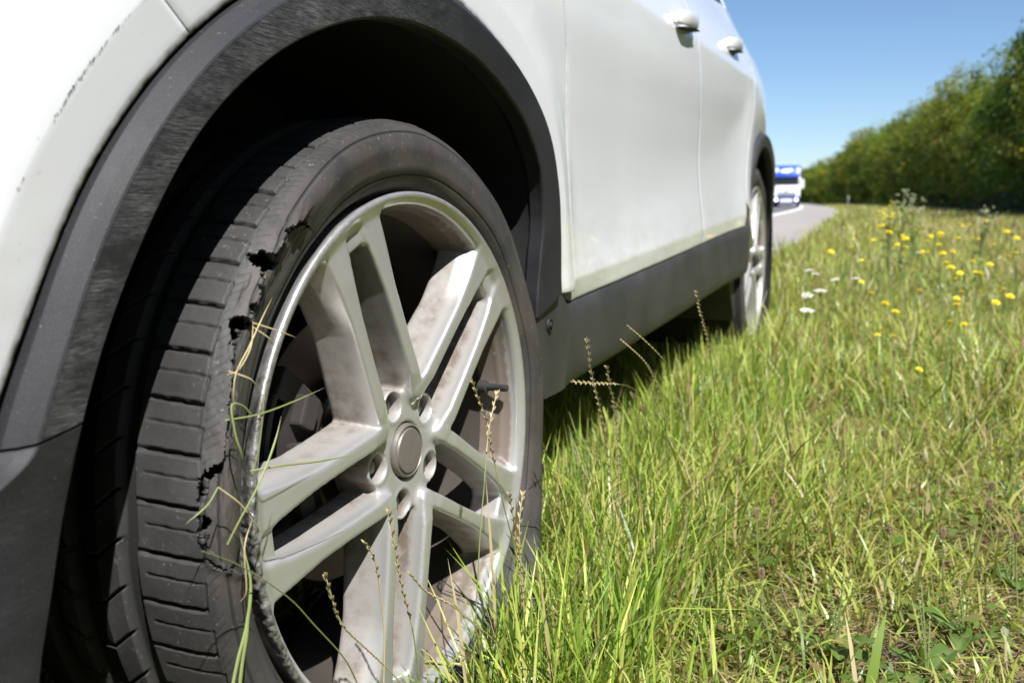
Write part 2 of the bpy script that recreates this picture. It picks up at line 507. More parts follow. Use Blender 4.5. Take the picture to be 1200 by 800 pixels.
def tyre_profile(s):
    x = spl(_L, TP[:, 0], s); r = spl(_L, TP[:, 1], s)
    return x, r
RG = np.array([(118, 0.3), (130.75, 0.3063), (134.0, 0.3116), (138.5, 0.314), (143.25, 0.3126), (146.5, 0.3098), (149.25, 0.314), (151.75, 0.3154), (156.5, 0.3145), (163.0, 0.3154), (167.0, 0.3167), (170.0, 0.3236), (172.75, 0.3249), (176.0, 0.3255), (178.0, 0.3258), (180.75, 0.318), (183.5, 0.3), (190, 0.285)])
NP = 56
def tyre_points(ph, s, flat=True, tread=True, torn=True):
    """ph degrees, s 0..1 (outer bead to inner bead) -> local x,y,z, groove, side"""
    x, r = tyre_profile(s)
    xn, rn = x.copy(), r.copy()
    s_out = s < 0.5
    groove = np.zeros_like(x); dr = np.zeros_like(x)
    if tread:
        t = (ph / (360 / NP)) % 1.0
        arc = 360 / NP * np.pi / 180 * .332
        def line(dist, w, depth, reg):
            k = np.clip(1 - (np.abs(dist) - w * .5) / (w * .45), 0, 1) * reg
            return k, k * depth
        def acc(kd):
            nonlocal groove, dr
            groove = np.maximum(groove, kd[0]); dr = np.maximum(dr, kd[1])
        top = (rn > .3255) | (xn < -.03)
        top = top & (rn > .322)
        for xc, w in ((-.0715, .008), (-.108, .009), (-.145, .008)):
            acc(line(xn - xc, w, .0065, top))
        slant = 0.10 * (xn + .02) / .05
        tt = (t - slant) % 1.0
        reg = sstep(-.072, -.066, xn) * (1 - sstep(-.0195, -.0175, xn)) * top
        acc(line((np.minimum(tt, 1 - tt)) * arc, .0022, .0042, reg * (.45 + .55 * sstep(-.062, -.055, xn))))
        reg2 = sstep(-.060, -.057, xn) * (1 - sstep(-.0205, -.0185, xn)) * top
        acc(line((tt - .44) * arc, .0010, .0016, reg2))
        reg3 = ((tt > .43)).astype(float) * (rn > .3225)
        acc(line(xn + .0185 + .003 * (tt - .7), .0012, .0018, reg3 * s_out))
        # inner ribs
        reg4 = (xn < -.075) & (xn > -.105) & top
        t4 = (ph / (360 / NP) + (xn + .09) / .05) % 1.0
        acc(line((np.minimum(t4, 1 - t4)) * arc, .0018, .004, reg4))
        reg5 = (xn < -.112) & (xn > -.142) & top
        t5 = (ph / (360 / NP) - (xn + .09) / .05 + .3) % 1.0
        acc(line((np.minimum(t5, 1 - t5)) * arc, .0018, .004, reg5))
        # fine slanted hatch on the shoulder
        hat = ((ph / (360 / NP)) * 5 + (xn + .013) / .0065) % 1.0
        regh = (xn > -.0172) & (xn < -.0095) & (rn > .317) & (((ph / (360 / NP)) % 1.0) < .86)
        acc(line((np.minimum(hat, 1 - hat)) * arc / 5, .0011, .0003, regh * 0.75 * s_out))
        # ridge line round the shoulder and a bead line nearer the rim
        acc(line(rn - .3150, .0013, .0012, s_out & (xn > -.02)))
        acc(line(rn - .2755, .0012, .0008, s_out & (xn > -.02)))
        r = r - dr * (xn < -.016); x = x - dr * (xn >= -.016)
        # blocks a little uneven
        blk = np.floor(ph / (360 / NP) - slant * 0 + .0)
        r = r + .0006 * np.sin(blk * 2.7) * sstep(-.07, -.06, xn) * (xn < -.019)
    # gentle sidewall waves
    x = x + .0016 * np.sin(np.radians(ph) * 9) * s_out * sstep(.26, .28, rn) * (1 - sstep(.315, .325, rn))
    if torn:
        rg = np.interp(ph, RG[:, 0], RG[:, 1])
        env = sstep(124, 134, ph) * (1 - sstep(182, 190, ph)) * s_out
        d = rg - rn
        x = x - env * .0065 * sstep(-.0005, .004, d) * (1 - sstep(.012, .045, d))
        x = x + env * .0035 * sstep(.012, .0, -d) * (d <= 0) * sstep(.0, .004, -d + .004)
        wr = fnoise(ph * .35, rn * 260, 5, 3) - .5
        x = x + env * wr * .0042 * np.exp(-(d / .022) ** 2) * (xn > -.016)
    a_ = np.radians(ph)
    y = r * np.cos(a_); z = r * np.sin(a_)
    if flat:
        w = np.exp(-((rn - .298) / .028) ** 2)
        # the collapsed casing sits further out towards the front and the bottom
        lowb = spl([0, 60, 95, 115, 150, 180, 205, 300, 345, 400, 444], [0, 0, .004, .009, .0185, .0280, .030, .030, .006, 0, 0], ph % 444)
        x = x + s_out * lowb * sstep(.270, .312, rn) * (1 - .55 * sstep(-.03, -.085, xn))
        q = sstep(-.15, -.31, z)
        x = x + s_out * q * w * .030 - (~s_out) * q * w * .030
        lim = -.279
        z = np.where(z < lim + .012, lim + .012 - .012 * (1 - np.exp((z - lim - .012) / .03)), z)
    side = (s_out & (xn > -.012)).astype(float)
    return x, y, z, groove, side
#TYRE-END
HOLES = [
    [(139.75, 0.2559), (139.0, 0.2458), (138.0, 0.2314), (138.25, 0.2185), (137.5, 0.1955), (139.25, 0.1969), (140.25, 0.2113), (141.5, 0.2228), (141.25, 0.2328), (140.25, 0.2487)],
    [(134.75, 0.2113), (133.25, 0.2127), (131.0, 0.2026), (128.25, 0.1739), (127.0, 0.1394), (128.25, 0.1638), (131.0, 0.1911), (133.25, 0.1955), (135.0, 0.2012), (136.0, 0.194), (137.25, 0.1926), (136.5, 0.207)],
    [(141.5, 0.23), (141.5, 0.2242), (143.75, 0.2127), (145.75, 0.2041), (146.0, 0.2084), (144.0, 0.217)],
    [(149.25, 0.2458), (148.25, 0.2257), (148.25, 0.2041), (149.0, 0.2026), (150.25, 0.2156), (152.25, 0.2185), (153.0, 0.2271), (152.0, 0.24)],
    [(146.5, 0.2257), (145.75, 0.2141), (145.75, 0.2026), (147.0, 0.2026), (147.75, 0.2084), (147.5, 0.2199)],
    [(153.0, 0.2343), (152.75, 0.2213), (157.5, 0.2156), (163.0, 0.2156), (167.25, 0.2213), (167.5, 0.2343), (163.0, 0.23), (157.75, 0.2314)],
    [(167.0, 0.2328), (167.5, 0.2242), (169.0, 0.2285), (170.0, 0.2458), (171.75, 0.2515), (174.0, 0.2515), (174.75, 0.24), (175.75, 0.2458), (176.25, 0.2616), (178.25, 0.2659), (177.5, 0.276), (172.75, 0.276), (169.75, 0.2688), (168.25, 0.253)],
    [(178.0, 0.2731), (178.0, 0.2674), (179.5, 0.2587), (181.0, 0.2343), (181.75, 0.2098), (182.0, 0.2098), (181.5, 0.2372), (180.0, 0.263)],
]
def in_poly(px, py, poly):
    c = np.zeros(px.shape, bool); j = len(poly) - 1
    for i in range(len(poly)):
        xi, yi = poly[i]; xj, yj = poly[j]
        k = ((yi > py) != (yj > py)) & (px < (xj - xi) * (py - yi) / (yj - yi + 1e-12) + xi)
        c ^= k; j = i
    return c

def tyre_mesh(name, fine):
    if fine:
        ph = np.concatenate([np.arange(84, 245, .19), np.arange(245, 444, 1.2)])
        s = np.concatenate([np.linspace(0, .50, 230), np.linspace(.505, 1, 40)])
    else:
        ph = np.arange(0, 360, 1.0)
        s = np.concatenate([np.linspace(0, .5, 70), np.linspace(.51, 1, 30)])
    PH, SS = np.meshgrid(ph, s, indexing='ij')
    x, y, z, gr, sd = tyre_points(PH.ravel(), SS.ravel(), fine, True, fine)
    nu, nv = PH.shape
    F = grid_faces(nu, nv, True)
    V = np.stack([x, y, z], 1)
    if fine:
        cp = PH.ravel()[F].mean(1); cs = SS.ravel()[F].mean(1)
        jp = cp + (fnoise(cp * 1.1, cs * 150, 3, 4) - .5) * 1.2
        js = cs + (fnoise(cp * 1.1, cs * 150, 9, 4) - .5) * .013
        kill = np.zeros(len(F), bool)
        for h in HOLES:
            hc = np.mean(h, axis=0); h = [(hc[0] + (q[0] - hc[0]) * 1.08, hc[1] + (q[1] - hc[1]) * 1.5) for q in h]
            kill |= in_poly(jp, js, h)
        F = F[~kill]
        # thick torn edge: the wall round the tears, repeated as a slab just under the skin
        cp, cs = cp[~kill], cs[~kill]
        R = F[(cp > 122) & (cp < 188) & (cs > .11) & (cs < .31)]
        ids, inv = np.unique(R.ravel(), return_inverse=True)
        VR = V[ids] - np.array([.0006, 0, 0]); rr = np.hypot(VR[:, 1], VR[:, 2]); VR[:, 1:] *= ((rr - .0005) / rr)[:, None]
        global torn_me
        torn_me = mesh_np('torn_edge', VR, [inv.reshape(-1, 4)], M['rubber'], attrs={'groove': .25 * np.ones(len(VR)), 'side': np.zeros(len(VR))})
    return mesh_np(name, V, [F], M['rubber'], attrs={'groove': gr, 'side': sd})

tyre_me = tyre_mesh('tyre', True)
tyre_me_rear = tyre_mesh('tyre_rear', False)

# tyre inside (visible through the tears)
def liner_mesh():
    s = np.linspace(.02, .98, 40); ph = np.arange(0, 360, 3.0)
    PH, SS = np.meshgrid(ph, s, indexing='ij')
    x, y, z, _, _ = tyre_points(PH.ravel(), SS.ravel(), True, False, False)
    r = np.hypot(y, z)
    xm = (x + .106) * .80 - .106
    k = np.clip((r - .25) * .78 + .245, .2, 1) / r
    return mesh_np('inner_casing', np.stack([xm, y * k, z * k], 1), [grid_faces(len(ph), len(s), True)], M['rubber_in'])
liner_me = liner_mesh()

# ------------------------------------------------------------------ wheel: cast five double-spoke rim from a distance field
def smin(a_, b_, k):
    h = np.clip(.5 + .5 * (b_ - a_) / k, 0, 1)
    return b_ * (1 - h) + a_ * h - k * h * (1 - h)
def smax(a_, b_, k): return -smin(-a_, -b_, k)

PHI0 = 113.5
def rim_mesh():
    h = .0019
    xs = np.arange(-.080, .010, h); yz = np.arange(-.268, .2681, h)
    X, Y, Z = np.meshgrid(xs, yz, yz, indexing='ij')
    X = X.astype(np.float32); Y = Y.astype(np.float32); Z = Z.astype(np.float32)
    r = np.hypot(Y, Z)
    ph = np.degrees(np.arctan2(Z, Y)) - PHI0
    f = (ph + 36) % 72 - 36
    fr = np.radians(f)
    def face(r_):          # spoke face depth
        return np.interp(r_, [0, .05, .08, .16, .21, .25], [-.013, -.011, -.0055, -.0045, -.0045, -.0065]).astype(np.float32)
    def spoke(u, v, r_):
        xf = face(r_)
        dep = np.clip(xf - X, 0, .08)
        vc = np.interp(u, [.03, .08, .15, .24], [.0345, .0338, .0318, .0288]).astype(np.float32)
        w = np.interp(u, [.04, .075, .12, .17, .205, .235], [.0085, .0085, .0080, .0088, .0120, .0160]).astype(np.float32)
        # window side drafts and flares more than the slot side
        win = v - vc
        ww = w + dep * .16 + np.interp(u, [.16, .235], [0, .010]).astype(np.float32) * np.clip(dep / .02, 0.2, 1)
        ws = w * .92 + dep * .07
        d = np.where(win > 0, win - ww, -win - ws) * .97
        d = smax(d, (X - xf), .0036)
        xb = np.interp(r_, [.04, .10, .20, .235], [-.062, -.056, -.050, -.050]).astype(np.float32)
        d = smax(d, xb - X, .006)
        d = smax(d, .040 - u, .010)
        return smax(d, r_ - .250, .003)
    u = r * np.cos(fr); v = r * np.sin(fr); av = np.abs(v)
    d = spoke(u, av, r)
    fr2 = np.radians(72) - np.abs(fr)             # neighbouring pair's near spoke
    d2 = spoke(r * np.cos(fr2), r * np.sin(fr2), r)
    d = smin(d, d2, .003)
    # web that closes each pair near the rim
    web = smax(smax(av - .030, .224 - u, .010), X - (face(r) - .004), .006)
    web = smax(web, -.05 - X, .004); web = smax(web, r - .250, .003)
    d = smin(d, web, .006)
    # hub disc
    hubd = smax(r - .062, X + .0195, .004); hubd = smax(hubd, -.070 - X, .004)
    d = smin(d, hubd, .006)
    # lug pockets: raised cup, then bore
    rl = np.hypot(u - .0535, v)
    cup = smax(rl - .0168, X + .0180, .004); cup = smax(cup, -.06 - X, .004)
    d = smin(d, cup, .004)
    d = smax(d, -smax(rl - (.0126 + np.clip(X + .03, 0, .02) * .12), -.046 - X, .002), .0035)
    # centre bore for the cap
    d = smax(d, -smax(r - .0290, -.042 - X, .002), .003)
    # rim ring: lip rolling into the barrel
    def seg(ax, ar, bx, br, rad):
        px, pr = X - ax, r - ar; ex, er = bx - ax, br - ar
        t = np.clip((px * ex + pr * er) / (ex * ex + er * er), 0, 1)
        return np.hypot(px - t * ex, pr - t * er) - rad
    ring = seg(-.0040, .2560, -.009, .2520, .0036)
    ring = smin(ring, seg(-.009, .2515, -.030, .2465, .0036), .006)
    ring = smin(ring, seg(-.030, .2465, -.085, .2400, .0040), .003)
    d = smin(d, ring, .008)
    # --- surface nets
    ins = d < 0
    c = [(i, j, k) for i in (0, 1) for j in (0, 1) for k in (0, 1)]
    nx, ny, nz = d.shape
    sl = lambda i, j, k, A: A[i:nx - 1 + i, j:ny - 1 + j, k:nz - 1 + k]
    cnt = sum(sl(*q, ins).astype(np.int8) for q in c)
    act = (cnt > 0) & (cnt < 8)
    idx = np.full(act.shape, -1, np.int64); I = np.argwhere(act); idx[act] = np.arange(len(I))
    acc = np.zeros((len(I), 3)); n = np.zeros(len(I))
    dv = {q: d[I[:, 0] + q[0], I[:, 1] + q[1], I[:, 2] + q[2]].astype(float) for q in c}
    for q in c:
        for ax in range(3):
            if q[ax] == 0:
                q2 = tuple(1 if t == ax else q[t] for t in range(3))
                a_, b_ = dv[q], dv[q2]; cr = (a_ < 0) != (b_ < 0)
                t = np.where(cr, a_ / np.where(cr, a_ - b_, 1), 0)
                p = np.array(q, float)[None] + np.eye(3)[ax][None] * t[:, None]
                acc += p * cr[:, None]; n += cr
    P = (I + acc / n[:, None]) * h + np.array([xs[0], yz[0], yz[0]])
    F = []
    for ax in range(3):
        s0 = [slice(0, -1)] * 3
        a_ = ins[tuple(slice(0, d.shape[t] - (1 if t == ax else 0)) for t in range(3))]
        b_ = ins[tuple(slice(1 if t == ax else 0, d.shape[t]) for t in range(3))]
        E = np.argwhere(a_ != b_)
        o1, o2 = [t for t in range(3) if t != ax]
        ok = (E[:, o1] > 0) & (E[:, o2] > 0) & (E[:, o1] < d.shape[o1] - 1) & (E[:, o2] < d.shape[o2] - 1)
        E = E[ok]
        def cell(da, db):
            Q = E.copy(); Q[:, o1] += da; Q[:, o2] += db
            return idx[Q[:, 0], Q[:, 1], Q[:, 2]]
        q = np.stack([cell(-1, -1), cell(0, -1), cell(0, 0), cell(-1, 0)], 1)
        st = a_[E[:, 0], E[:, 1], E[:, 2]]
        if ax == 1: st = ~st
        q[~st] = q[~st][:, ::-1]
        F.append(q)
    F = np.concatenate(F); F = F[(F >= 0).all(1)]
    # brake dust gathers on the walls and the deeper parts, rash on the lip
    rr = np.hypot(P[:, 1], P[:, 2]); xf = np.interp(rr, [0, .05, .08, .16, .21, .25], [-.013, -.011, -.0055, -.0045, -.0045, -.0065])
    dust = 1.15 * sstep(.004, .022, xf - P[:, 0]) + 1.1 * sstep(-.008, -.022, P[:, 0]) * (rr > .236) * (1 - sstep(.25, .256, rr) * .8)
    an = np.degrees(np.arctan2(P[:, 2], P[:, 1])) % 360
    rash = sstep(.2520, .2555, rr) * (.35 + .65 * sstep(140, 160, an) * (1 - sstep(215, 235, an)))
    dent = sstep(.2500, .2560, rr) * sstep(165, 178, an) * (1 - sstep(205, 215, an))
    nz_ = fnoise(an * .9, rr * 300, 4, 3) - .5
    P[:, 0] += dent * nz_ * .007
    P[:, 1:] *= (1 + dent * (fnoise(an * 1.3, rr * 200, 8, 3) - .62) * .016)[:, None]
    return mesh_np('rim', P, [F], M['alloy'], attrs={'dust': dust, 'rash': rash})
rim_me = rim_mesh()

def barrel_mesh():
    mb = MB()
    mb.lathe([(-.055, .2385), (-.080, .2345), (-.10, .226), (-.14, .224), (-.185, .228), (-.200, .236), (-.205, .250), (-.212, .258), (-.216, .256),
              (-.205, .232), (-.19, .222)], 128)
    me = mb.mesh('barrel', M['grime'], smooth=True)
    v = np.zeros(len(me.vertices) * 3, np.float32); me.vertices.foreach_get('co', v); v = v.reshape(-1, 3)
    at = me.attributes.new('dust', 'FLOAT', 'POINT')
    at.data.foreach_set('value', np.full(len(v), 1.0, np.float32))
    return me
barrel_me = barrel_mesh()
def cap_mesh():
    return MB().lathe([(-.034, .0278), (-.0185, .0278), (-.0162, .0270), (-.0155, .0255), (-.0172, .0246), (-.0172, .0236),
                       (-.0150, .0222), (-.0146, .018), (-.0144, .0005)], 64).mesh('centre_cap', M['cap'], smooth=True)
cap_me = cap_mesh()
def nut_mesh():
    mb = MB(); pr = [(-.050, .0085), (-.030, .0085), (-.0275, .0068), (-.0272, .0001)]
    mb.lathe([(-.048, .0108), (-.0445, .0108), (-.0435, .0092)], 12); mb.lathe(pr, 6)
    return mb.mesh('lug_nut', M['steel'])
nut_me = nut_mesh()
def valve_mesh():
    mb = MB()
    mb.tube([(-.044, 0, 0), (-.032, 0, 0), (-.030, 0, 0), (-.013, -.001, 0), (-.012, -.001, 0), (-.004, -.001, 0), (-.003, -.001, 0)],
            [.0085, .0080, .0050, .0040, .0045, .0045, .0030], 12)
    return mb.mesh('valve', M['valve'], smooth=True)
valve_me = valve_mesh()
def disc_mesh():
    mb = MB()
    mb.lathe([(-.098, .075), (-.098, .140), (-.101, .142), (-.119, .142), (-.122, .140), (-.122, .075)], 72)
    mb.lathe([(-.122, .078), (-.078, .078), (-.075, .075), (-.073, .03)], 48)
    return mb.mesh('brake_disc', M['disc'], smooth=True)
disc_me = disc_mesh()
def caliper_mesh():
    mb = MB()
    for a0, a1, r0, r1, x0, x1 in ((140, 205, .088, .163, -.092, -.066), (145, 200, .090, .160, -.150, -.126), (150, 196, .146, .166, -.15, -.066)):
        n = 9; prof = []
        for k in range(n): prof.append((a0 + (a1 - a0) * k / (n - 1), r1))
        for k in range(n): prof.append((a1 - (a1 - a0) * k / (n - 1), r0))
        mb.prism([(r * math.cos(R_(q)), r * math.sin(R_(q))) for q, r in prof], x0, x1, 'X')
    for q in (152, 172, 192):
        mb.box((-.060, .125 * math.cos(R_(q)), .125 * math.sin(R_(q))), (.016, .022, .03), Matrix.Rotation(R_(q), 3, 'X'))
    return mb.mesh('brake_caliper', M['iron'], bevel=.003)
caliper_me = caliper_mesh()
def knuckle_mesh():
    mb = MB()
    mb.lathe([(-.30, .03), (-.24, .045), (-.15, .06), (-.124, .075), (-.124, .01)], 24)
    mb.lathe([(-.20, .02), (-.20, .139), (-.130, .143), (-.128, .02)], 48)
    return mb.mesh('hub_carrier', M['dark'], smooth=True)
knuckle_me = knuckle_mesh()

WROT = (Matrix.Rotation(STEER, 4, 'Z') @ Matrix.Rotation(-CAMBER, 4, 'Y')).to_euler()
def make_wheel(car, loc, tyre, rot, spin=0.0, front=True):
    w = empty('wheel', loc, car, rot)
    link('tyre', tyre, w)
    o = []
    if tyre is tyre_me:
        t_ = link('torn_edge', torn_me, w); md = t_.modifiers.new('wall', 'SOLIDIFY'); md.thickness = .0042; md.offset = 1; md.use_quality_normals = True
    link('inner_casing', liner_me, w)
    for nm, me in (('rim', rim_me), ('barrel', barrel_me), ('centre_cap', cap_me)):
        o.append(link(nm, me, w))
    for k in range(5):
        q = R_(PHI0 + 72 * k)
        l_ = link('lug_nut', nut_me, w); l_.location = (0, .0535 * math.cos(q + spin), .0535 * math.sin(q + spin))
        l_.rotation_euler = (R_(13 * k) + spin, 0, 0)
    q = R_(6) + spin
    v = link('valve', valve_me, w); v.location = (-.008, .230 * math.cos(q), .230 * math.sin(q)); v.rotation_euler = (q, 0, 0)
    for x in o: x.rotation_euler = (spin, 0, 0)
    link('brake_disc', disc_me, w); link('brake_caliper', caliper_me, w); link('hub_carrier', knuckle_me, w)
    return w

# ------------------------------------------------------------------ the car
CAR = empty('parked_car', (0, 0, 0))
tag(CAR, 'white crossover car with a burst flat front tyre standing half on the grass verge', 'car')
RW = np.array([2.555, .324])           # rear wheel centre (Y, Z)

PLAN = np.array([(-.905, -.60), (-.88, -.42), (-.82, -.25), (-.72, -.13), (-.60, -.066), (-.5, -.032), (-.42, -.016), (-.3, -.004), (0, .004),
                 (.3, .004), (.45, .002), (.62, .000), (.9, .000), (1.5, .000), (1.9, .000), (2.2, .000), (2.4, -.002), (2.6, -.010), (2.8, -.026),
                 (3.0, -.06), (3.2, -.14), (3.32, -.28), (3.37, -.47)])
SEC = np.array([(.2, -.030), (.30, -.018), (.40, -.010), (.46, -.012), (.52, -.012), (.60, -.0095), (.70, -.003), (.80, .003), (.87, .001),
                (.92, -.013), (.96, -.028), (1.02, -.060), (1.08, -.095), (1.14, -.125), (1.30, -.20), (1.50, -.32), (1.6, -.42)])
def arch_in(ph):
    P = [(-30, .335), (0, .334), (15, .334), (20, .342), (27, .368), (34.7, .405), (44, .426), (51.5, .427), (61, .420), (72, .413), (84, .409), (96, .411), (112, .419),
         (126, .428), (138, .434), (147.6, .435), (156, .438), (166.5, .444), (175.6, .454), (182, .467), (200, .50)]
    P = np.array(P); return spl(P[:, 0], P[:, 1], ph)
def arch_out(ph):
    P = [(-30, .44), (0, .440), (17, .452), (27.5, .472), (35.6, .484), (44, .489), (56, .479), (69, .464), (80, .459), (100, .460), (123.5, .468),
         (137, .474), (147, .478), (155, .480), (166, .491), (182, .505), (200, .54)]
    P = np.array(P); return spl(P[:, 0], P[:, 1], ph)
def lipX(ph):
    Y = .435 * np.cos(np.radians(ph))
    return .015 - .020 * np.clip((-Y - .1) / .33, 0, 1) ** 1.5 - .008 * sstep(50, 18, ph)
BAND = .044
def surfX(Y, Z):
    Y = np.asarray(Y, float); Z = np.asarray(Z, float)
    x = spl(PLAN[:, 0], PLAN[:, 1], Y)
    x = x + spl(SEC[:, 0], SEC[:, 1], Z - .03 * sstep(.6, 2.2, Y)) * np.where(Y < .3, .6, 1.0)
    # front wheel flare: a flat band beside the arch, then a crisp crease
    dy, dz = Y, Z - HUB.z
    r = np.hypot(dy, dz); ph = np.degrees(np.arctan2(dz, dy)) % 360
    ph = np.where(ph > 270, ph - 360, ph)
    ro = arch_out(ph); rc = ro + BAND
    xb = lipX(ph) - .0135
    C = xb + .003 + .0035 * sstep(95, 128, ph)
    fall = .07 + .10 * sstep(60, 130, ph)
    xo = x + (C - x) * (1 - sstep(0, 1, (r - rc) / fall))
    xi = xb + (C - xb) * np.clip((r - ro) / BAND, 0, 1)
    x = np.where(r < rc, xi, xo)
    # rear wheel flare
    r3 = np.hypot(Y - RW[0], Z - RW[1])
    x = x + .004 * np.exp(-((r3 - .50) / .09) ** 2) * (Z > .35)
    # blade low on the doors: below the rising crease the flank kicks out and faces up
    zc = spl([.3, .6, 1.25, 1.8, 2.05, 2.3], [.40, .455, .595, .68, .77, .88], Y)
    wd = spl([.5, 1.2, 2.1], [.042, .032, .013], Y)
    q = (zc - Z) / wd
    kick = np.where(q > 20, q, np.log1p(np.exp(np.clip(q, -30, 20)))) * wd
    x = x + .115 * kick * sstep(.45, .8, Y) * (1 - sstep(2.12, 2.42, Y)) - .004 * sstep(.5, .8, Y) * (1 - sstep(2.1, 2.4, Y))
    return x

def panel(name, YZ, mat, parent, skirt=.012, dx=0.0, edge=None, rounding=.0022, xf=None, mirror=True, smooth_edge=True):
    """YZ: (nu,nv,2) grid on the body side. The rim of the sheet is rolled inwards."""
    nu, nv = YZ.shape[:2]
    f_ = xf or surfX
    Xs = f_(YZ[..., 0], YZ[..., 1]) + dx
    P = np.concatenate([Xs[..., None], YZ], -1).reshape(-1, 3)
    F = grid_faces(nu, nv)
    A = np.arange(nu * nv).reshape(nu, nv)
    loop = np.concatenate([A[:-1, 0], A[-1, :-1], A[1:, -1][::-1], A[0, 1:][::-1]])
    lp = P[loop]; cen = P.mean(0)
    prv = np.roll(lp, 1, 0); nxt = np.roll(lp, -1, 0)
    tg = nxt - prv; tg /= np.linalg.norm(tg, axis=1)[:, None] + 1e-9
    nrm = np.cross(tg, [1, 0, 0]); nrm /= np.linalg.norm(nrm, axis=1)[:, None] + 1e-9
    # decide the outward sign from the loop's winding
    ar = np.sum(lp[:, 1] * nxt[:, 2] - nxt[:, 1] * lp[:, 2])
    nrm *= 1.0 if ar > 0 else -1.0
    r1 = lp + nrm * rounding * .7 + np.array([-rounding * .3, 0, 0])
    r2_ = lp + nrm * rounding + np.array([-rounding, 0, 0])
    r3_ = lp + nrm * rounding * .6 + np.array([-skirt, 0, 0])
    n0 = len(P); L = len(loop)
    V = np.concatenate([P, r1, r2_, r3_])
    rings = [loop, n0 + np.arange(L), n0 + L + np.arange(L), n0 + 2 * L + np.arange(L)]
    FF = [F]
    for a_, b_ in zip(rings[:-1], rings[1:]):
        FF.append(np.stack([b_, np.roll(b_, -1), np.roll(a_, -1), a_], 1))
    FA = np.concatenate(FF)
    # orient so that the sheet faces +X
    e1 = V[F[0, 1]] - V[F[0, 0]]; e2 = V[F[0, 3]] - V[F[0, 0]]
    if np.cross(e1, e2)[0] < 0: FA = FA[:, ::-1]
    at = np.zeros(len(V))
    if edge is not None:
        at[:nu * nv] = edge.ravel(); at[n0:] = np.tile(at[loop], 3)
    return obj_np(name, V, [FA], mat, parent, attrs={'edge': at})

def ruled(c0, c1, nv, ease=1.0):
    t = np.linspace(0, 1, nv) ** ease
    return c0[:, None, :] * (1 - t)[None, :, None] + c1[:, None, :] * t[None, :, None]
def polyline(pts, n):
    pts = np.array(pts, float); L = np.concatenate([[0], np.cumsum(np.hypot(*np.diff(pts, axis=0).T))])
    t = np.linspace(0, L[-1], n)
    return np.stack([np.interp(t, L, pts[:, 0]), np.interp(t, L, pts[:, 1])], 1)

def arch_rows(c0, c1, ph, n):
    """rulings from the arch line: rows inside the band, the crease, then out to the far edge"""
    rc = arch_out(ph) + BAND
    lo, hi = np.zeros(len(ph)), np.ones(len(ph))
    for _ in range(30):
        t = (lo + hi) / 2; q = c0 + (c1 - c0) * t[:, None]
        far_ = np.hypot(q[:, 0], q[:, 1] - HUB.z) > rc
        hi = np.where(far_, t, hi); lo = np.where(far_, lo, t)
    ck = c0 + (c1 - c0) * np.minimum(t, .8)[:, None]
    a_ = ruled(c0, ck, 9)[:, :-1]
    b_ = ruled(ck, c1, n, 1.5)
    return np.concatenate([a_, b_], 1)
mirrored = []
def both(o): mirrored.append(o); return o

# fender: from the arch line out to door, bonnet and bumper gap
def door_front(z):
    return np.interp(z, [.38, .517, .738, .80, .9, 1.05], [.528, .492, .449, .428, .392, .33])
PH_GAP = 131.0
ph = np.concatenate([np.linspace(15.5, 40, 40), np.linspace(41, PH_GAP - .2, 110)])
c0 = np.stack([(arch_out(ph) + .0050) * np.cos(np.radians(ph)), HUB.z + (arch_out(ph) + .0050) * np.sin(np.radians(ph))], 1)
oz = np.linspace(.405, .93, 60)
rt = np.stack([door_front(oz) - .004, oz], 1)
top = polyline([(rt[-1, 0], .93), (.0, .925), (-.35, .905), (-.50, .86), (-.50, .757)], 90)
gapd = np.array([math.cos(R_(PH_GAP + .5)), math.sin(R_(PH_GAP + .5))])
outer_c = np.concatenate([rt, top[1:]])
outer_c = polyline(outer_c, len(ph))
# keep the rulings near-radial
yz = arch_rows(c0, outer_c, ph, 40)
ed = np.zeros(yz.shape[:2]); ed[:, 0] = 1.0; ed[:, 1] = .12
FENDER = both(panel('fender', yz, M['paint'], CAR, edge=ed))
# bumper skin, forward of the gap
ph = np.linspace(PH_GAP + .2, 166.5, 80)
c0 = np.stack([(arch_out(ph) + .0050) * np.cos(np.radians(ph)), HUB.z + (arch_out(ph) + .0050) * np.sin(np.radians(ph))], 1)
tp = outer_c[-1] + np.array([-.0008, -.0018])
c1 = polyline([tuple(tp), (-.70, .78), (-.86, .72), (-.895, .60), (-.90, .46), (-.88, .40)], 80)
yz = arch_rows(c0, c1, ph, 44)
ed = np.zeros(yz.shape[:2]); ed[:, 0] = 1.0; ed[:, 1] = .12
both(panel('bumper', yz, M['paint'], CAR, edge=ed))

# wheel arch trim: profile (t from outer edge 0 to lip 1, dx)
def arch_trim(name, ph, rin, rout, cen, xbase, mat, scuff, prof, skew=0.0):
    n = len(ph)
    sk = skew * sstep(130, 164, ph)
    V = []
    k = len(prof)
    for (t, dx, dr) in prof:
        pt = np.radians(ph + sk * (1 - t)); c, s_ = np.cos(pt), np.sin(pt)
        rr = rout(ph) + (rin(ph) - rout(ph)) * t + dr
        y = cen[0] + rr * c; z = cen[1] + rr * s_
        V.append(np.stack([xbase(ph) + dx, y, z], 1))
    V = np.stack(V, 1).reshape(-1, 3)
    F = grid_faces(n, k)[:, ::-1]
    caps = [np.arange(k)[None], np.arange((n - 1) * k, n * k)[None, ::-1]]
    tt = np.tile(np.array([p[0] for p in prof]), n)
    sc = scuff(np.repeat(ph, k), tt)
    me = mesh_np(name, V, [F, caps[0], caps[1]], mat, attrs={'scuff': sc})
    bm = bmesh.new(); bm.from_mesh(me); bmesh.ops.recalc_face_normals(bm, faces=bm.faces)
    for e_ in bm.edges:
        if len(e_.link_faces) == 2 and e_.calc_face_angle(0) > R_(17): e_.smooth = False
    bm.to_mesh(me); bm.free()
    return link(name, me, CAR)
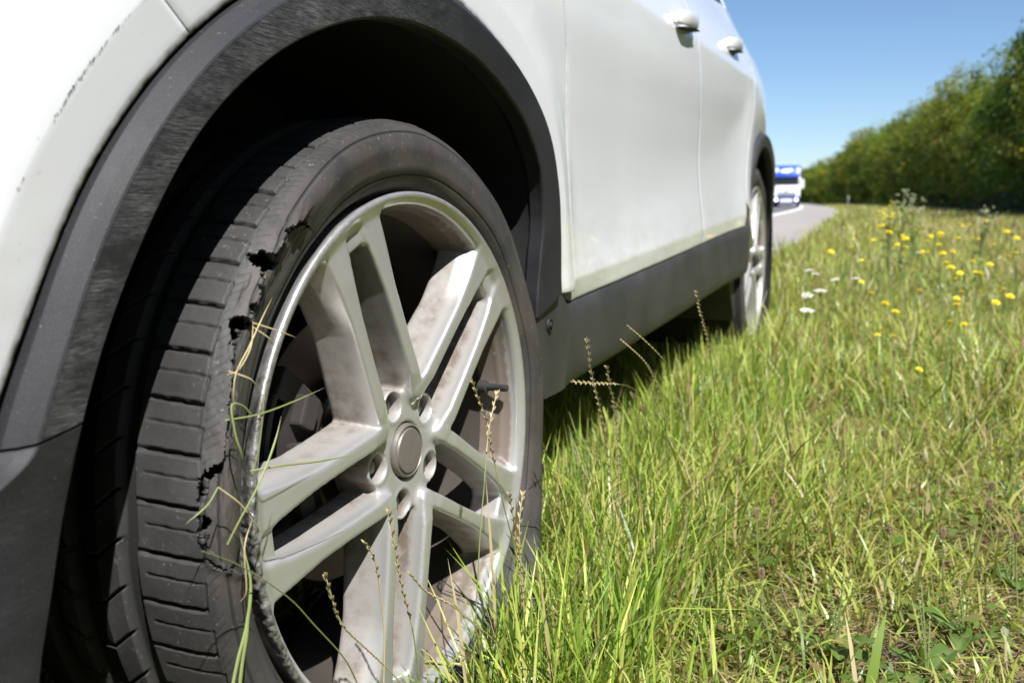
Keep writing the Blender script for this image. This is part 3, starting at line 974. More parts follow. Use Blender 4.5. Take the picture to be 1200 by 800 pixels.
PROF = [(0.0, -.022, .001), (0.0, -.010, 0), (.03, -.0075, 0), (.10, -.0020, 0), (.24, .0034, 0), (.275, .0041, 0), (.31, .0040, 0), (.5, .0032, 0), (.75, .0018, 0),
        (.95, .0004, 0), (.99, -.0010, 0), (1.0, -.0035, 0), (1.0, -.011, .001), (.985, -.020, 0), (.86, -.034, 0), (.8, -.034, 0)]
scf = lambda ph, t: sstep(.25, .34, t) * (1 - sstep(.93, 1.0, t) * .5) * sstep(70, 112, ph) * 1.0 + .05
ph = np.linspace(17.2, 163.9, 260)
both(arch_trim('wheel_arch_trim', ph, arch_in, arch_out, (0, HUB.z), lipX, M['plastic'], scf, PROF, 2.3))
# lower bumper trim, below the seam
def lo_out(ph): return arch_out(ph) + sstep(164, 172, ph) * .09 + sstep(172, 200, ph) * .2
ph = np.linspace(164.15, 204, 70)
both(arch_trim('bumper_trim', ph, arch_in, lo_out, (0, HUB.z), lipX, M['plastic'], lambda p, t: .12 + 0 * t,
          PROF, 2.3))
# piece of trim between arch and sill, with its clip
ph = np.linspace(-2.2, 16.6, 60)
def ro2(ph): return np.interp(ph, [-9, -6, 0, 6, 11, 16.6], [.448, .452, .462, .478, .494, .448])
def ro3(ph):
    return np.minimum(ro2(ph), .50)
PROF2 = [(0.0, -.03, 0), (0.0, -.016, 0), (.04, -.013, 0), (.5, -.010, 0), (.9, -.008, 0), (.97, -.010, 0), (1.0, -.014, 0), (1.0, -.03, 0), (.9, -.045, 0)]
def ri2(ph): return np.interp(ph, [-9, 0, 10, 16.6], [.372, .340, .334, .335])
both(arch_trim('arch_end_trim', ph, ri2, ro3, (0, HUB.z), lambda p: .0115 + 0 * p, M['sill'], lambda p, t: 0 * t, PROF2))
cl = MB(); cl.lathe([(0, .0105), (.0022, .0100), (.003, .0085), (.0012, .0062), (.0012, .0045), (.0042, .0040), (.0042, .0001)], 24)
o = both(cl.build('trim_clip', M['plastic'], CAR, smooth=True)); o.location = (.0030, .374, .369)
# chipped, grimy paint along the crease
rr_ = random.Random(12); mb = MB()
for k in range(110):
    p_ = rr_.choice([rr_.gauss(140, 2.2), rr_.gauss(143.5, 1.2), rr_.uniform(133, 160)]); q_ = R_(p_)
    r0 = float(arch_out(p_)) + BAND + rr_.gauss(0, .0005); l1 = rr_.uniform(.0003, .0010); l2 = rr_.uniform(.0002, .0005)
    y_, z_ = r0 * math.cos(q_), HUB.z + r0 * math.sin(q_)
    pts = []
    for t in range(5):
        an = 2 * math.pi * t / 5; u_, v_ = l1 * math.cos(an) * rr_.uniform(.6, 1.2), l2 * math.sin(an) * rr_.uniform(.6, 1.2)
        yy_, zz_ = y_ - math.sin(q_) * u_ + math.cos(q_) * v_, z_ + math.cos(q_) * u_ + math.sin(q_) * v_
        pts.append((float(surfX(yy_, zz_)) + .0004, yy_, zz_))
    mb.add(pts, [(0, 1, 2, 3, 4)])
mirrored.append(mb.build('paint_chips', M['chip'], CAR)); mirrored[-1]['kind'] = 'stuff'
# mossy gap strip behind trim edge
ph = np.linspace(16, 166, 160)
V = []
for rr, dx in ((arch_out(ph) + .010, -.0165), (arch_out(ph) - .008, -.0165)):
    V.append(np.stack([lipX(ph) + dx - .004, rr * np.cos(np.radians(ph)), HUB.z + rr * np.sin(np.radians(ph))], 1))
both(obj_np('seam_filler', np.concatenate(V), [np.stack([np.arange(159), np.arange(1, 160), np.arange(161, 320), np.arange(160, 319)], 1)[:, ::-1]], M['gap'], CAR))

# doors
def zdoor(Y): return np.interp(Y, [.5, 2.2], [.3865, .4685])
def door_rear_front(z): return np.interp(z, [.4, .505, .705, .831, .95, 1.15], [1.492, 1.490, 1.470, 1.425, 1.392, 1.33])
def rear_edge(z):
    # rear door's back edge follows the rear arch, then rises to the pillar
    return np.interp(z, [.44, .50, .60, .70, .76, .85, .95, 1.15], [2.075, 2.082, 2.105, 2.16, 2.215, 2.30, 2.33, 2.33])
def belt(Y): return np.interp(Y, [.3, 1.0, 1.6, 2.0, 2.35], [1.00, 1.045, 1.085, 1.115, 1.15])
def door_x(Y, Z):
    t = Z - zdoor(Y)
    x = surfX(Y, Z)
    x = x - .009 * np.clip((.032 - t) / .032, 0, 1)
    return x
def door_panel(fr, re):
    nu, nv = 60, 90
    tv = np.concatenate([np.linspace(0, .085, 14), np.linspace(.095, 1, nv - 14)])
    YZ = np.zeros((nu, nv, 2))
    for j, t in enumerate(tv):
        # iterate since the edges depend on z
        y = np.linspace(0, 1, nu)
        z = np.full(nu, .4 + .65 * t)
        for _ in range(4):
            Y = fr(z) + (re(z) - fr(z)) * y
            z = zdoor(Y) + (belt(Y) - zdoor(Y)) * t
        YZ[:, j, 0] = Y; YZ[:, j, 1] = z
    return YZ
g_ = .0030
YF = door_panel(lambda z: door_front(z) + g_, lambda z: door_rear_front(z) - g_)
YR = door_panel(lambda z: door_rear_front(z) + g_, lambda z: rear_edge(z) - g_)
de = np.zeros(YF.shape[:2]); de[:, 0] = .55; de[0] = de[-1] = .35
DF = both(panel('door', YF, M['paint'], CAR, xf=door_x, skirt=.02, rounding=.0013, edge=de)); DF['label'] = 'front door with white pull handle'
DR = both(panel('door', YR, M['paint'], CAR, xf=door_x, skirt=.02, rounding=.0013, edge=de)); DR['label'] = 'rear door next to the rear wheel arch'

def handle(door, y0, z0, y1, z1):
    yc, zc = (y0 + y1) / 2, (z0 + z1) / 2
    xb = float(surfX(yc, zc))
    L = math.hypot(y1 - y0, z1 - z0); an = math.atan2(z1 - z0, y1 - y0)
    # bowl recess, dark glass imitates its shadow and dark reflection
    mb = MB(); n = 20
    ring0 = [(.0012, math.cos(2 * math.pi * k / n) * .046, math.sin(2 * math.pi * k / n) * .034) for k in range(n)]
    ring1 = [(-.006, p[1] * .8, p[2] * .8) for p in ring0]
    fs = [(k, (k + 1) % n, n + (k + 1) % n, n + k) for k in range(n)] + [tuple(range(n, 2 * n))]
    mb.add(ring0 + ring1, fs)
    b = mb.build('handle_recess', M['glass'], door, smooth=True)
    b.location = (xb + .0005, yc + .02, zc - .022); b.rotation_euler = (an, 0, 0)
    # bar: stations along length with rounded section
    st = np.linspace(-.5, .5, 25); vs = []; m_ = 12
    for t in st:
        off = .024 * (1 - (2 * abs(t)) ** 3.5 * .62)
        hw = .0145 + .0025 * (t + .5); th = .0075
        for k in range(m_):
            q = 2 * math.pi * k / m_
            cx = abs(math.cos(q)) ** .7 * math.copysign(1, math.cos(q)); cz = abs(math.sin(q)) ** .7 * math.copysign(1, math.sin(q))
            vs.append((off + th * cx * (1 if abs(t) < .47 else .6), t * L, hw * cz * (1 if abs(t) < .47 else .7)))
    fs = [(i * m_ + k, i * m_ + (k + 1) % m_, (i + 1) * m_ + (k + 1) % m_, (i + 1) * m_ + k) for i in range(24) for k in range(m_)]
    fs += [tuple(range(m_)), tuple(range(24 * m_, 25 * m_))]
    mb = MB(); mb.add(vs, fs)
    # end posts
    mb.box((.006, -.40 * L, 0), (.026, .03, .018)); mb.box((.006, .42 * L, 0), (.026, .036, .024))
    h_ = mb.build('handle', M['paint'], door, smooth=True)
    h_.location = (xb, yc, zc); h_.rotation_euler = (an, 0, 0)
    k_ = MB().prism([(.018, -.0205), (.018, -.0165), (.0, -.0165), (.0, -.0205)], -.3 * L, .46 * L, 'Y').build('handle_underside', M['gap'], door)
    k_.location = (xb + .006, yc, zc); k_.rotation_euler = (an, 0, 0)
    return h_, b, k_
HANDLES = [handle(DF, 1.155, .902, 1.335, .920), handle(DR, 1.87, .957, 2.06, .975)]

# rear quarter panel: from rear arch line to belt and tail
def ra_out(ph): return np.interp(ph, [0, 20, 60, 90, 120, 150, 180], [.445, .445, .44, .438, .436, .436, .47])
def ra_in(ph): return np.interp(ph, [0, 60, 90, 120, 150, 180], [.395, .392, .390, .390, .392, .40])
ph = np.linspace(156, 10, 110)
c0 = np.stack([RW[0] + (ra_out(ph) + .0025) * np.cos(np.radians(ph)), RW[1] + (ra_out(ph) + .0025) * np.sin(np.radians(ph))], 1)
zz = np.linspace(.53, 1.15, 40)
c1 = polyline(list(map(tuple, np.stack([rear_edge(zz) + .003, zz], 1))) + [(2.7, 1.18), (3.05, 1.20), (3.2, 1.1), (3.33, .9), (3.36, .7), (3.36, .45)], 110)
both(panel('rear_quarter_panel', ruled(c0, c1, 40), M['paint'], CAR))
rlip = lambda ph: .010 - .03 * sstep(60, 0, ph)
ph = np.linspace(8, 164, 140)
both(arch_trim('wheel_arch_trim', ph, ra_in, ra_out, RW, rlip, M['sill'], lambda p, t: 0 * t, PROF))

# sill trim: section swept along the car
def sill():
    ys = np.linspace(.452, 2.168, 60)
    V = []
    sec = [(-.045, 0, 'd', -.004), (-.0135, 0, 'd', -.0028), (-.0105, 0, 'd', -.006), (-.007, 0, 'd', -.030), (-.008, 0, 'b', .035), (-.012, 0, 'b', .010), (-.017, 0, 'b', .002),
           (-.034, 0, 'b', .000), (-.075, 0, 'b', -.012), (-.12, 0, 'b', -.020), (-.16, 0, 'b', -.010), (-.16, 0, 'd', -.05)]
    for y in ys:
        zd = float(zdoor(y)); zb = float(np.interp(y, [.42, 2.23], [.252, .316]))
        for x, _, ref, dz in sec:
            V.append((x + float(door_x(y, zd)) + .0105, y, (zd if ref == 'd' else zb) + dz))
    k = len(sec)
    me = mesh_np('sill_trim', V, [grid_faces(len(ys), k), np.arange(k)[None], np.arange((len(ys) - 1) * k, len(ys) * k)[None]], M['sill'])
    bm = bmesh.new(); bm.from_mesh(me); bmesh.ops.recalc_face_normals(bm, faces=bm.faces)
    for e_ in bm.edges:
        if len(e_.link_faces) == 2 and e_.calc_face_angle(0) > R_(40): e_.smooth = False
    bm.to_mesh(me); bm.free()
    return link('sill_trim', me, CAR)
both(sill())
# deflector panel ahead of the rear tyre, under the sill end
mb = MB(); mb.prism([(2.02, .33), (2.16, .345), (2.21, .20), (2.15, .17)], -.20, -.02, 'X')
both(mb.build('air_deflector', M['sill'], CAR, bevel=.006))

# wheel liners and dark under-structure
def wliner(name, cen, r, x0, x1, a0=-35, a1=215):
    n = 60; mb = MB(); vs = []
    for x, k in ((x0, 1.0), (x0 - .04, 1.04), (x1, 1.06)):
        for i in range(n):
            q = R_(a0 + (a1 - a0) * i / (n - 1)); vs.append((x, cen[0] + r(math.degrees(q)) * k * math.cos(q), cen[1] + r(math.degrees(q)) * k * math.sin(q)))
    fs = [(j * n + i, j * n + i + 1, (j + 1) * n + i + 1, (j + 1) * n + i) for j in range(2) for i in range(n - 1)]
    mb.add(vs, fs)
    c = len(mb.v); mb.add([vs[2 * n + i] for i in range(n)] + [(x1, cen[0], cen[1] - .05)], [(i, i + 1, n) for i in range(n - 1)])
    return mb.build(name, M['liner'], CAR, smooth=True)
both(wliner('wheel_liner', (0, HUB.z), lambda q: float(arch_in(q if q < 270 else q - 360)) + .004, -.012, -.34))
both(wliner('wheel_liner', RW, lambda q: .398, -.004, -.34))
mb = MB()
mb.box((-.88, 1.28, .30), (1.36, 1.66, .16)); mb.box((-.88, 1.28, .66), (1.60, 1.55, .50))
mb.box((-.88, -.35, .42), (.98, .7, .34)); mb.box((-.88, 2.85, .5), (1.0, .8, .36))
mb.build('underbody', M['dark'], CAR)

# upper body: pillars, glass, roof, bonnet and tail across the car's full width
XC = -.885
def strip(name, rows, mat, smooth=True, parent=CAR):
    """rows: list of equally long point lists"""
    n = len(rows[0]); V = [p for r_ in rows for p in r_]
    me = mesh_np(name, V, [grid_faces(len(rows), n)], mat, smooth=smooth)
    bm = bmesh.new(); bm.from_mesh(me); bmesh.ops.recalc_face_normals(bm, faces=bm.faces); bm.to_mesh(me); bm.free()
    o = link(name, me, parent)
    md = o.modifiers.new('thick', 'SOLIDIFY'); md.thickness = .006; md.offset = -1
    return o
def sx(y, z): return float(surfX(y, z))
# side glass and frame between belt and roof
def roofz(y): return float(np.interp(y, [.55, .9, 1.3, 2.0, 2.7, 3.0], [1.22, 1.44, 1.55, 1.59, 1.55, 1.48]))
def side_row(t, ys, dx):
    out = []
    for y in ys:
        zb = float(belt(y)); zt = roofz(y) - .07
        z = zb + (max(zt, zb + .02) - zb) * t
        out.append((sx(y, z) + dx, y, z))
    return out
for y0, y1, lab in ((.62, 1.36, 'front'), (1.44, 2.24, 'rear'), (2.33, 2.78, 'quarter')):
    ys = np.linspace(y0, y1, 14)
    both(strip('window', [side_row(t, ys, -.006) for t in np.linspace(0.02, .96, 7)], M['glass']))
ys = np.linspace(.36, 3.05, 50)
both(strip('roof_rail_panel', [side_row(t, ys, 0) for t in (.96, 1.0)] + [[(sx(y, roofz(y) - .07) - .06, y, roofz(y) - .02) for y in ys]], M['paint']))
for y0, y1 in ((.30, .62), (1.36, 1.44), (2.24, 2.33), (2.78, 3.05)):
    ys = np.linspace(y0, y1, 5)
    both(strip('pillar', [side_row(t, ys, -.002) for t in np.linspace(0, .97, 7)], M['gap'] if y0 < 2.5 else M['paint']))
def across(n=15): return np.linspace(0, 1, n)
def xrow(y, z, inset, crown, n=15):
    xa = sx(y, min(z, 1.0)) - inset; xb = 2 * XC - xa
    return [(xa + (xb - xa) * t, y - 0 * t, z + crown * (1 - (2 * t - 1) ** 2)) for t in np.linspace(0, 1, n)]
strip('roof', [xrow(y, roofz(y) - .02, .34, .03) for y in np.linspace(.95, 3.0, 14)], M['paint'])
strip('windscreen', [xrow(y, z, i_, .0) for y, z, i_ in ((.22, 1.02, .09), (.4, 1.16, .17), (.7, 1.33, .27), (.94, 1.42, .335))], M['glass'])
def brow(y, z, crown):
    xa = sx(y, .90) + .002 if y > -.55 else float(spl(PLAN[:, 0], PLAN[:, 1], y)) - .05
    xb = 2 * XC - xa
    return [(xa + (xb - xa) * t, y - .12 * math.sin(math.pi * t) * (y < -.3), z + crown * (1 - abs(2 * t - 1) ** 2.6)) for t in np.linspace(0, 1, 17)]
strip('bonnet', [brow(y, z, .055) for y, z in ((-.72, .835), (-.55, .862), (-.3, .902), (0, .924), (.2, .932), (.34, .945))], M['paint'])
strip('bumper', [[(xb_, y_, z) for xb_, y_ in [(-.50 - .77 * t, -.895 - .05 * math.sin(math.pi * t)) for t in np.linspace(0, 1, 13)]] for z in (.2, .4, .6, .82)], M['paint'])
strip('tailgate', [[(-.35 - 1.07 * t, y_ + .04 * math.sin(math.pi * t), z) for t in np.linspace(0, 1, 13)] for y_, z in ((3.36, .3), (3.37, .7), (3.33, .95), (3.2, 1.15), (3.0, 1.5))], M['paint'])
# door mirror
mb = MB(); mb.box((-.035, .72, 1.13), (.09, .20, .13), taper=.8)
mb.box((-.07, .66, 1.075), (.09, .06, .05))
both(mb.build('door_mirror', M['paint'], CAR, smooth=True, bevel=.02, seg=3))

# the far side repeats the near side, mirrored about the car's middle
for o in mirrored:
    c = o.copy(); COL.objects.link(c); c.parent = CAR
    c.scale = (-1, 1, 1)
    c.location = (2 * XC - o.location.x, o.location.y, o.location.z)
    if 'label' in c: del c['label']
    for ch in o.children:
        d_ = ch.copy(); COL.objects.link(d_); d_.parent = c

make_wheel(CAR, HUB, tyre_me, WROT)['label'] = 'front wheel with torn flat tyre'
make_wheel(CAR, (-.012, RW[0], RW[1]), tyre_me_rear, (0, 0, 0), spin=R_(28))
for y, z in ((0, .30), RW):
    make_wheel(CAR, (2 * XC + .004, y, z), tyre_me_rear, (0, 0, math.pi))

# ------------------------------------------------------------------ setting: ground, road
EDGE = np.array([(-300, -.60), (0, -.62), (8.3, -.63), (10.9, -.66), (14.4, -.74), (20.5, -.92), (34.8, -1.52), (52.6, -2.45), (84.6, -4.7),
                 (143, -10.2), (220, -18.5), (341, -34), (600, -80), (900, -150)])
def edge_x(y): return spl(EDGE[:, 0], EDGE[:, 1], y)
def gz(x, y):
    x = np.asarray(x, float); y = np.asarray(y, float)
    e_ = edge_x(y)
    k = sstep(-.15, .35, x - e_)
    n_ = (fnoise(x * 1.7, y * 1.7, 11, 4) - .5) * .07 + (fnoise(x * .35, y * .35, 21, 3) - .5) * .10 * sstep(1.2, 5, x)
    pit = np.exp(-(((x + .09) / .16) ** 2 + (y / .20) ** 2)) + np.exp(-(((x + .1) / .16) ** 2 + ((y - 2.555) / .20) ** 2))
    near = np.exp(-((x / .5) ** 2 + ((y - .2) / .6) ** 2))
    return k * n_ * (1 - np.clip(pit, 0, 1)) * (1 - .6 * near) - .012 * (1 - k)

def geo(a_, b_, n, p=2.0):
    t = np.linspace(-1, 1, n); t = np.sign(t) * np.abs(t) ** p
    return np.where(t < 0, -t * a_, t * b_)
gx = np.unique(np.concatenate([np.linspace(-1.2, 2.6, 130), geo(-2500, 2500, 110, 4.5)]))
gy = np.unique(np.concatenate([np.linspace(-1.2, 4.5, 190), np.linspace(4.6, 30, 110), geo(-2500, 3500, 140, 4)]))
GX, GY = np.meshgrid(gx, gy, indexing='ij')
ground = obj_np('ground', np.stack([GX.ravel(), GY.ravel(), gz(GX, GY).ravel()], 1), [grid_faces(len(gx), len(gy))], M['soil'])
ground['kind'] = 'structure'

def ribbon(name, o0, o1, z, mat, y0=-120, y1=800, n=260):
    t = np.linspace(0, 1, n) ** 1.6
    ys = np.concatenate([np.linspace(y0, -1, 40), y1 * t])
    e_ = edge_x(ys)
    d = np.gradient(e_, ys); L = np.sqrt(1 + d * d)
    k = 5
    V = []
    for j in range(k):
        o_ = o0 + (o1 - o0) * j / (k - 1)
        V.append(np.stack([e_ + o_ * L, ys, np.full_like(ys, z)], 1))
    V = np.stack(V, 1).reshape(-1, 3)
    o = obj_np(name, V, [grid_faces(len(ys), k)[:, ::-1]], mat)
    o['kind'] = 'structure'
    return o
jit = None
ribbon('road_shoulder', 0.0, -2.42, .000, M['shoulder'])
ribbon('road_edge_line', -2.30, -2.62, .006, M['line'])
ribbon('road', -2.40, -10.2, .003, M['road'])
ribbon('road_line', -9.4, -9.55, .008, M['line'])

# ------------------------------------------------------------------ grass
class Blades:
    def __init__(s): s.V = []; s.F4 = []; s.F3 = []; s.C = []; s.n = 0
    def add(s, x, y, z, th, L, w, lean, curve, col, tipcol, twist):
        n = len(x); ts = (0, .36, .70, 1.0)
        hx, hy = np.cos(th), np.sin(th)
        px, py, pz = x.copy(), y.copy(), z.copy()
        sxx, syy = -np.sin(th + twist), np.cos(th + twist)
        prev = 0; rows = []; cols = []
        for i, t in enumerate(ts):
            if i:
                an = lean + curve * (t + prev) / 2
                ds = (t - prev) * L
                px = px + np.sin(an) * hx * ds; py = py + np.sin(an) * hy * ds; pz = pz + np.cos(an) * ds
                pz = np.maximum(pz, z + .002)
            ww = w * (.75, 1.0, .72, 0)[i] * .5
            cc = col + (tipcol - col) * t
            if i < 3:
                rows.append(np.stack([px - sxx * ww, py - syy * ww, pz], 1)); cols.append(cc)
                rows.append(np.stack([px + sxx * ww, py + syy * ww, pz], 1)); cols.append(cc)
            else:
                rows.append(np.stack([px, py, pz], 1)); cols.append(cc)
            prev = t
        V = np.stack(rows, 1).reshape(-1, 3); C_ = np.stack(cols, 1).reshape(-1, 3)
        b = s.n + np.arange(n)[:, None] * 7
        s.F4.append((b + np.array([0, 1, 3, 2])).astype(np.int32)); s.F4.append((b + np.array([2, 3, 5, 4])).astype(np.int32))
        s.F3.append((b + np.array([4, 5, 6])).astype(np.int32))
        s.V.append(V); s.C.append(C_); s.n += 7 * n
    def build(s, name, mat):
        return obj_np(name, np.concatenate(s.V), [np.concatenate(s.F4), np.concatenate(s.F3)], mat, cols=np.concatenate(s.C))

GREEN = np.array([(.185, .305, .042), (.290, .400, .062), (.405, .475, .100), (.100, .180, .034), (.490, .500, .150)])
STRAW = np.array([(.46, .37, .19), (.36, .28, .13), (.52, .44, .26), (.30, .20, .10)])
def wheel_clear(x, y):
    a_ = (np.abs(x + .105) < .145) & (np.abs(y) < .22)
    b_ = (np.abs(x + .11) < .135) & (np.abs(y - 2.555) < .20)
    return ~(a_ | b_)
BARE = [(.47, .20, .06, .05), (.385, .225, .05, .04), (.52, .32, .05, .04), (.30, .42, .10, .12), (.20, .13, .07, .05), (.33, .16, .08, .07), (.62, .75, .14, .10), (.85, 1.5, .25, .18), (.45, .30, .06, .06)]
def dens(x, y):
    d = .35 + .65 * sstep(.30, .58, fnoise(x * 3.1, y * 3.1, 31, 3))
    for bx, by, rx, ry in BARE:
        d = d * (1 - .86 * np.exp(-(((x - bx) / rx) ** 2 + ((y - by) / ry) ** 2)))
    return d
def zone(B, x0, x1, y0, y1, n, Lm, wm, dry, edge_rel=False, seed=0):
    r = np.random.default_rng(100 + seed)
    x = r.uniform(x0, x1, n); y = r.uniform(y0, y1, n)
    if edge_rel: x = x + edge_x(y)
    off = x - edge_x(y)
    keep = (off > r.normal(.02, .05, n)) & wheel_clear(x, y) & (r.uniform(0, 1, n) < dens(x, y))
    x, y, off = x[keep], y[keep], off[keep]; n = len(x)
    z = gz(x, y) - .004
    # tussocks: pull blades towards clump centres
    hn = fnoise(x * 1.5, y * 1.5, 41, 3)
    hf = .55 + .9 * sstep(.25, .75, hn)
    near = sstep(.9, .15, np.hypot(x - .18, y - .45))
    L = Lm * hf * r.lognormal(0, .36, n) * (1 + .10 * near)
    L = np.minimum(L, .30)
    under = (x < -.03) & (x > -1.8) & (y > -.6) & (y < 3.3)
    L = np.where(under, np.minimum(L, .13), L)
    th = r.uniform(0, 2 * np.pi, n)
    lean = np.abs(r.normal(.42, .48, n)); curve = np.abs(r.normal(.85, .80, n))
    w = wm * r.lognormal(0, .32, n)
    gi = r.integers(0, 5, n)
    cn = fnoise(x * 2.3, y * 2.3, 51, 3)
    col = GREEN[gi] * (.75 + .5 * cn)[:, None]
    pal = sstep(.42, .62, fnoise(x * .9, y * .9, 61, 3))
    col = col * (1 - .45 * pal)[:, None] + .45 * pal[:, None] * np.array([.390, .410, .100])
    dryf = np.clip(dry + .22 * (fnoise(x * 1.1, y * 1.1, 71, 3) - .45) + .20 * sstep(.35, 1.3, x) * sstep(.5, 1.5, y), .04, .8)
    isd = r.uniform(0, 1, n) < dryf
    col[isd] = STRAW[r.integers(0, 4, isd.sum())]
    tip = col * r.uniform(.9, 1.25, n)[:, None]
    t2 = r.uniform(0, 1, n) < .16
    tip[t2] = .5 * tip[t2] + .5 * np.array([.40, .31, .13])
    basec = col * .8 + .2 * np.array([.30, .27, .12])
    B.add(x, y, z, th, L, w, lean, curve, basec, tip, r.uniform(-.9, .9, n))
def litter(B, x0, x1, y0, y1, n, seed):
    r = np.random.default_rng(seed)
    x = r.uniform(x0, x1, n); y = r.uniform(y0, y1, n)
    k = wheel_clear(x, y) & (x - edge_x(y) > .05); x, y = x[k], y[k]; n = len(x)
    z = gz(x, y) + r.uniform(.001, .022, n)
    c = STRAW[r.integers(0, 4, n)] * r.uniform(.6, 1.1, n)[:, None]
    B.add(x, y, z, r.uniform(0, 6.3, n), r.uniform(.02, .09, n), r.uniform(.0012, .003, n), r.normal(1.5, .12, n), r.normal(0, .25, n), c, c, r.uniform(-1, 1, n))
B = Blades()
zone(B, -.62, 1.3, -.45, 1.7, 128000, .070, .0037, .12, seed=1)
zone(B, -.62, 1.9, 1.7, 4.2, 88000, .090, .0047, .16, seed=2)
zone(B, 0, 5.0, 4.2, 11, 90000, .115, .0072, .22, True, seed=3)
zone(B, 0, 8.0, 11, 32, 90000, .18, .014, .30, True, seed=4)
zone(B, 0, 9.0, 32, 110, 60000, .26, .036, .36, True, seed=5)
zone(B, -1.2, 3.5, -5, -.45, 12000, .10, .006, .2, seed=6)
litter(B, -.5, 1.2, -.4, 1.7, 30000, 7)
litter(B, -.5, 1.8, 1.7, 4.2, 18000, 8)
# taller blades standing up against the wheel and along the sill
r = np.random.default_rng(77)
def tall(n, fx, fy, L0, L1):
    x = fx(r.uniform(0, 1, n)) + r.normal(0, .02, n); y = fy(r.uniform(0, 1, n))
    k = wheel_clear(x, y); x, y = x[k], y[k]; n = len(x)
    c = GREEN[r.integers(0, 5, n)] * r.uniform(.8, 1.3, n)[:, None]
    d = r.uniform(0, 1, n) < .12; c[d] = STRAW[r.integers(0, 3, d.sum())]
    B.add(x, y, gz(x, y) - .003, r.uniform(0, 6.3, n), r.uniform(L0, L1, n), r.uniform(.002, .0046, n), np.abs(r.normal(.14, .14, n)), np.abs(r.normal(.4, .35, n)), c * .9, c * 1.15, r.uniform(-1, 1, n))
tall(1300, lambda t: .045 + .16 * t, lambda t: -.04 + .56 * t, .08, .195)
tall(1500, lambda t: -.04 + .26 * t, lambda t: .33 + 2.1 * t, .08, .17)
tall(500, lambda t: -.02 + .24 * t, lambda t: .33 + 2.1 * t, .14, .235)
tall(1500, lambda t: -.07 + .15 * t, lambda t: .38 + 2.0 * t, .11, .215)
tall(160, lambda t: .03 + .1 * t, lambda t: 2.2 + .7 * t, .10, .20)
grass = B.build('grass', M['grass'])
tag(grass, 'short green verge grass mixed with dry straw around the car', 'grass', kind='stuff')

# small clover and weed leaves low in the sward
def weed_leaves():
    r = np.random.default_rng(5)
    n = 26000
    x = np.concatenate([r.uniform(0, 1.2, n // 2), r.uniform(-.4, 2.2, n // 2)]); y = np.concatenate([r.uniform(-.3, 1.7, n // 2), r.uniform(1.7, 5.5, n // 2)])
    k = (fnoise(x * 4, y * 4, 91, 3) > .50) & wheel_clear(x, y) & (x > .03); x, y = x[k], y[k]; n = len(x)
    z = gz(x, y) + r.uniform(.006, .05, n)
    a_ = r.uniform(.004, .013, n) * (1 + .5 * (y > 1.7)); b_ = a_ * r.uniform(.35, .7, n)
    th = r.uniform(0, 6.3, n); t1 = r.normal(0, .5, n); t2 = r.normal(0, .5, n)
    ux, uy = np.cos(th), np.sin(th)
    P = []
    for s_, q in ((-1, 0), (0, 1), (1, 0), (0, -1)):
        P.append(np.stack([x + ux * a_ * s_ - uy * b_ * q, y + uy * a_ * s_ + ux * b_ * q, z + a_ * s_ * np.sin(t1) + b_ * q * np.sin(t2)], 1))
    V = np.stack(P, 1).reshape(-1, 3)
    c = np.array([(.09, .16, .03), (.13, .19, .04), (.20, .24, .06), (.26, .20, .08)])[r.integers(0, 4, n)] * r.uniform(.8, 1.2, n)[:, None]
    F = np.arange(n)[:, None] * 4 + np.arange(4)
    o = obj_np('weeds', V, [F], M['grass'], cols=np.repeat(c, 4, 0))
    tag(o, 'tiny clover and weed leaves low between the grass blades', 'weeds', kind='stuff')
weed_leaves()

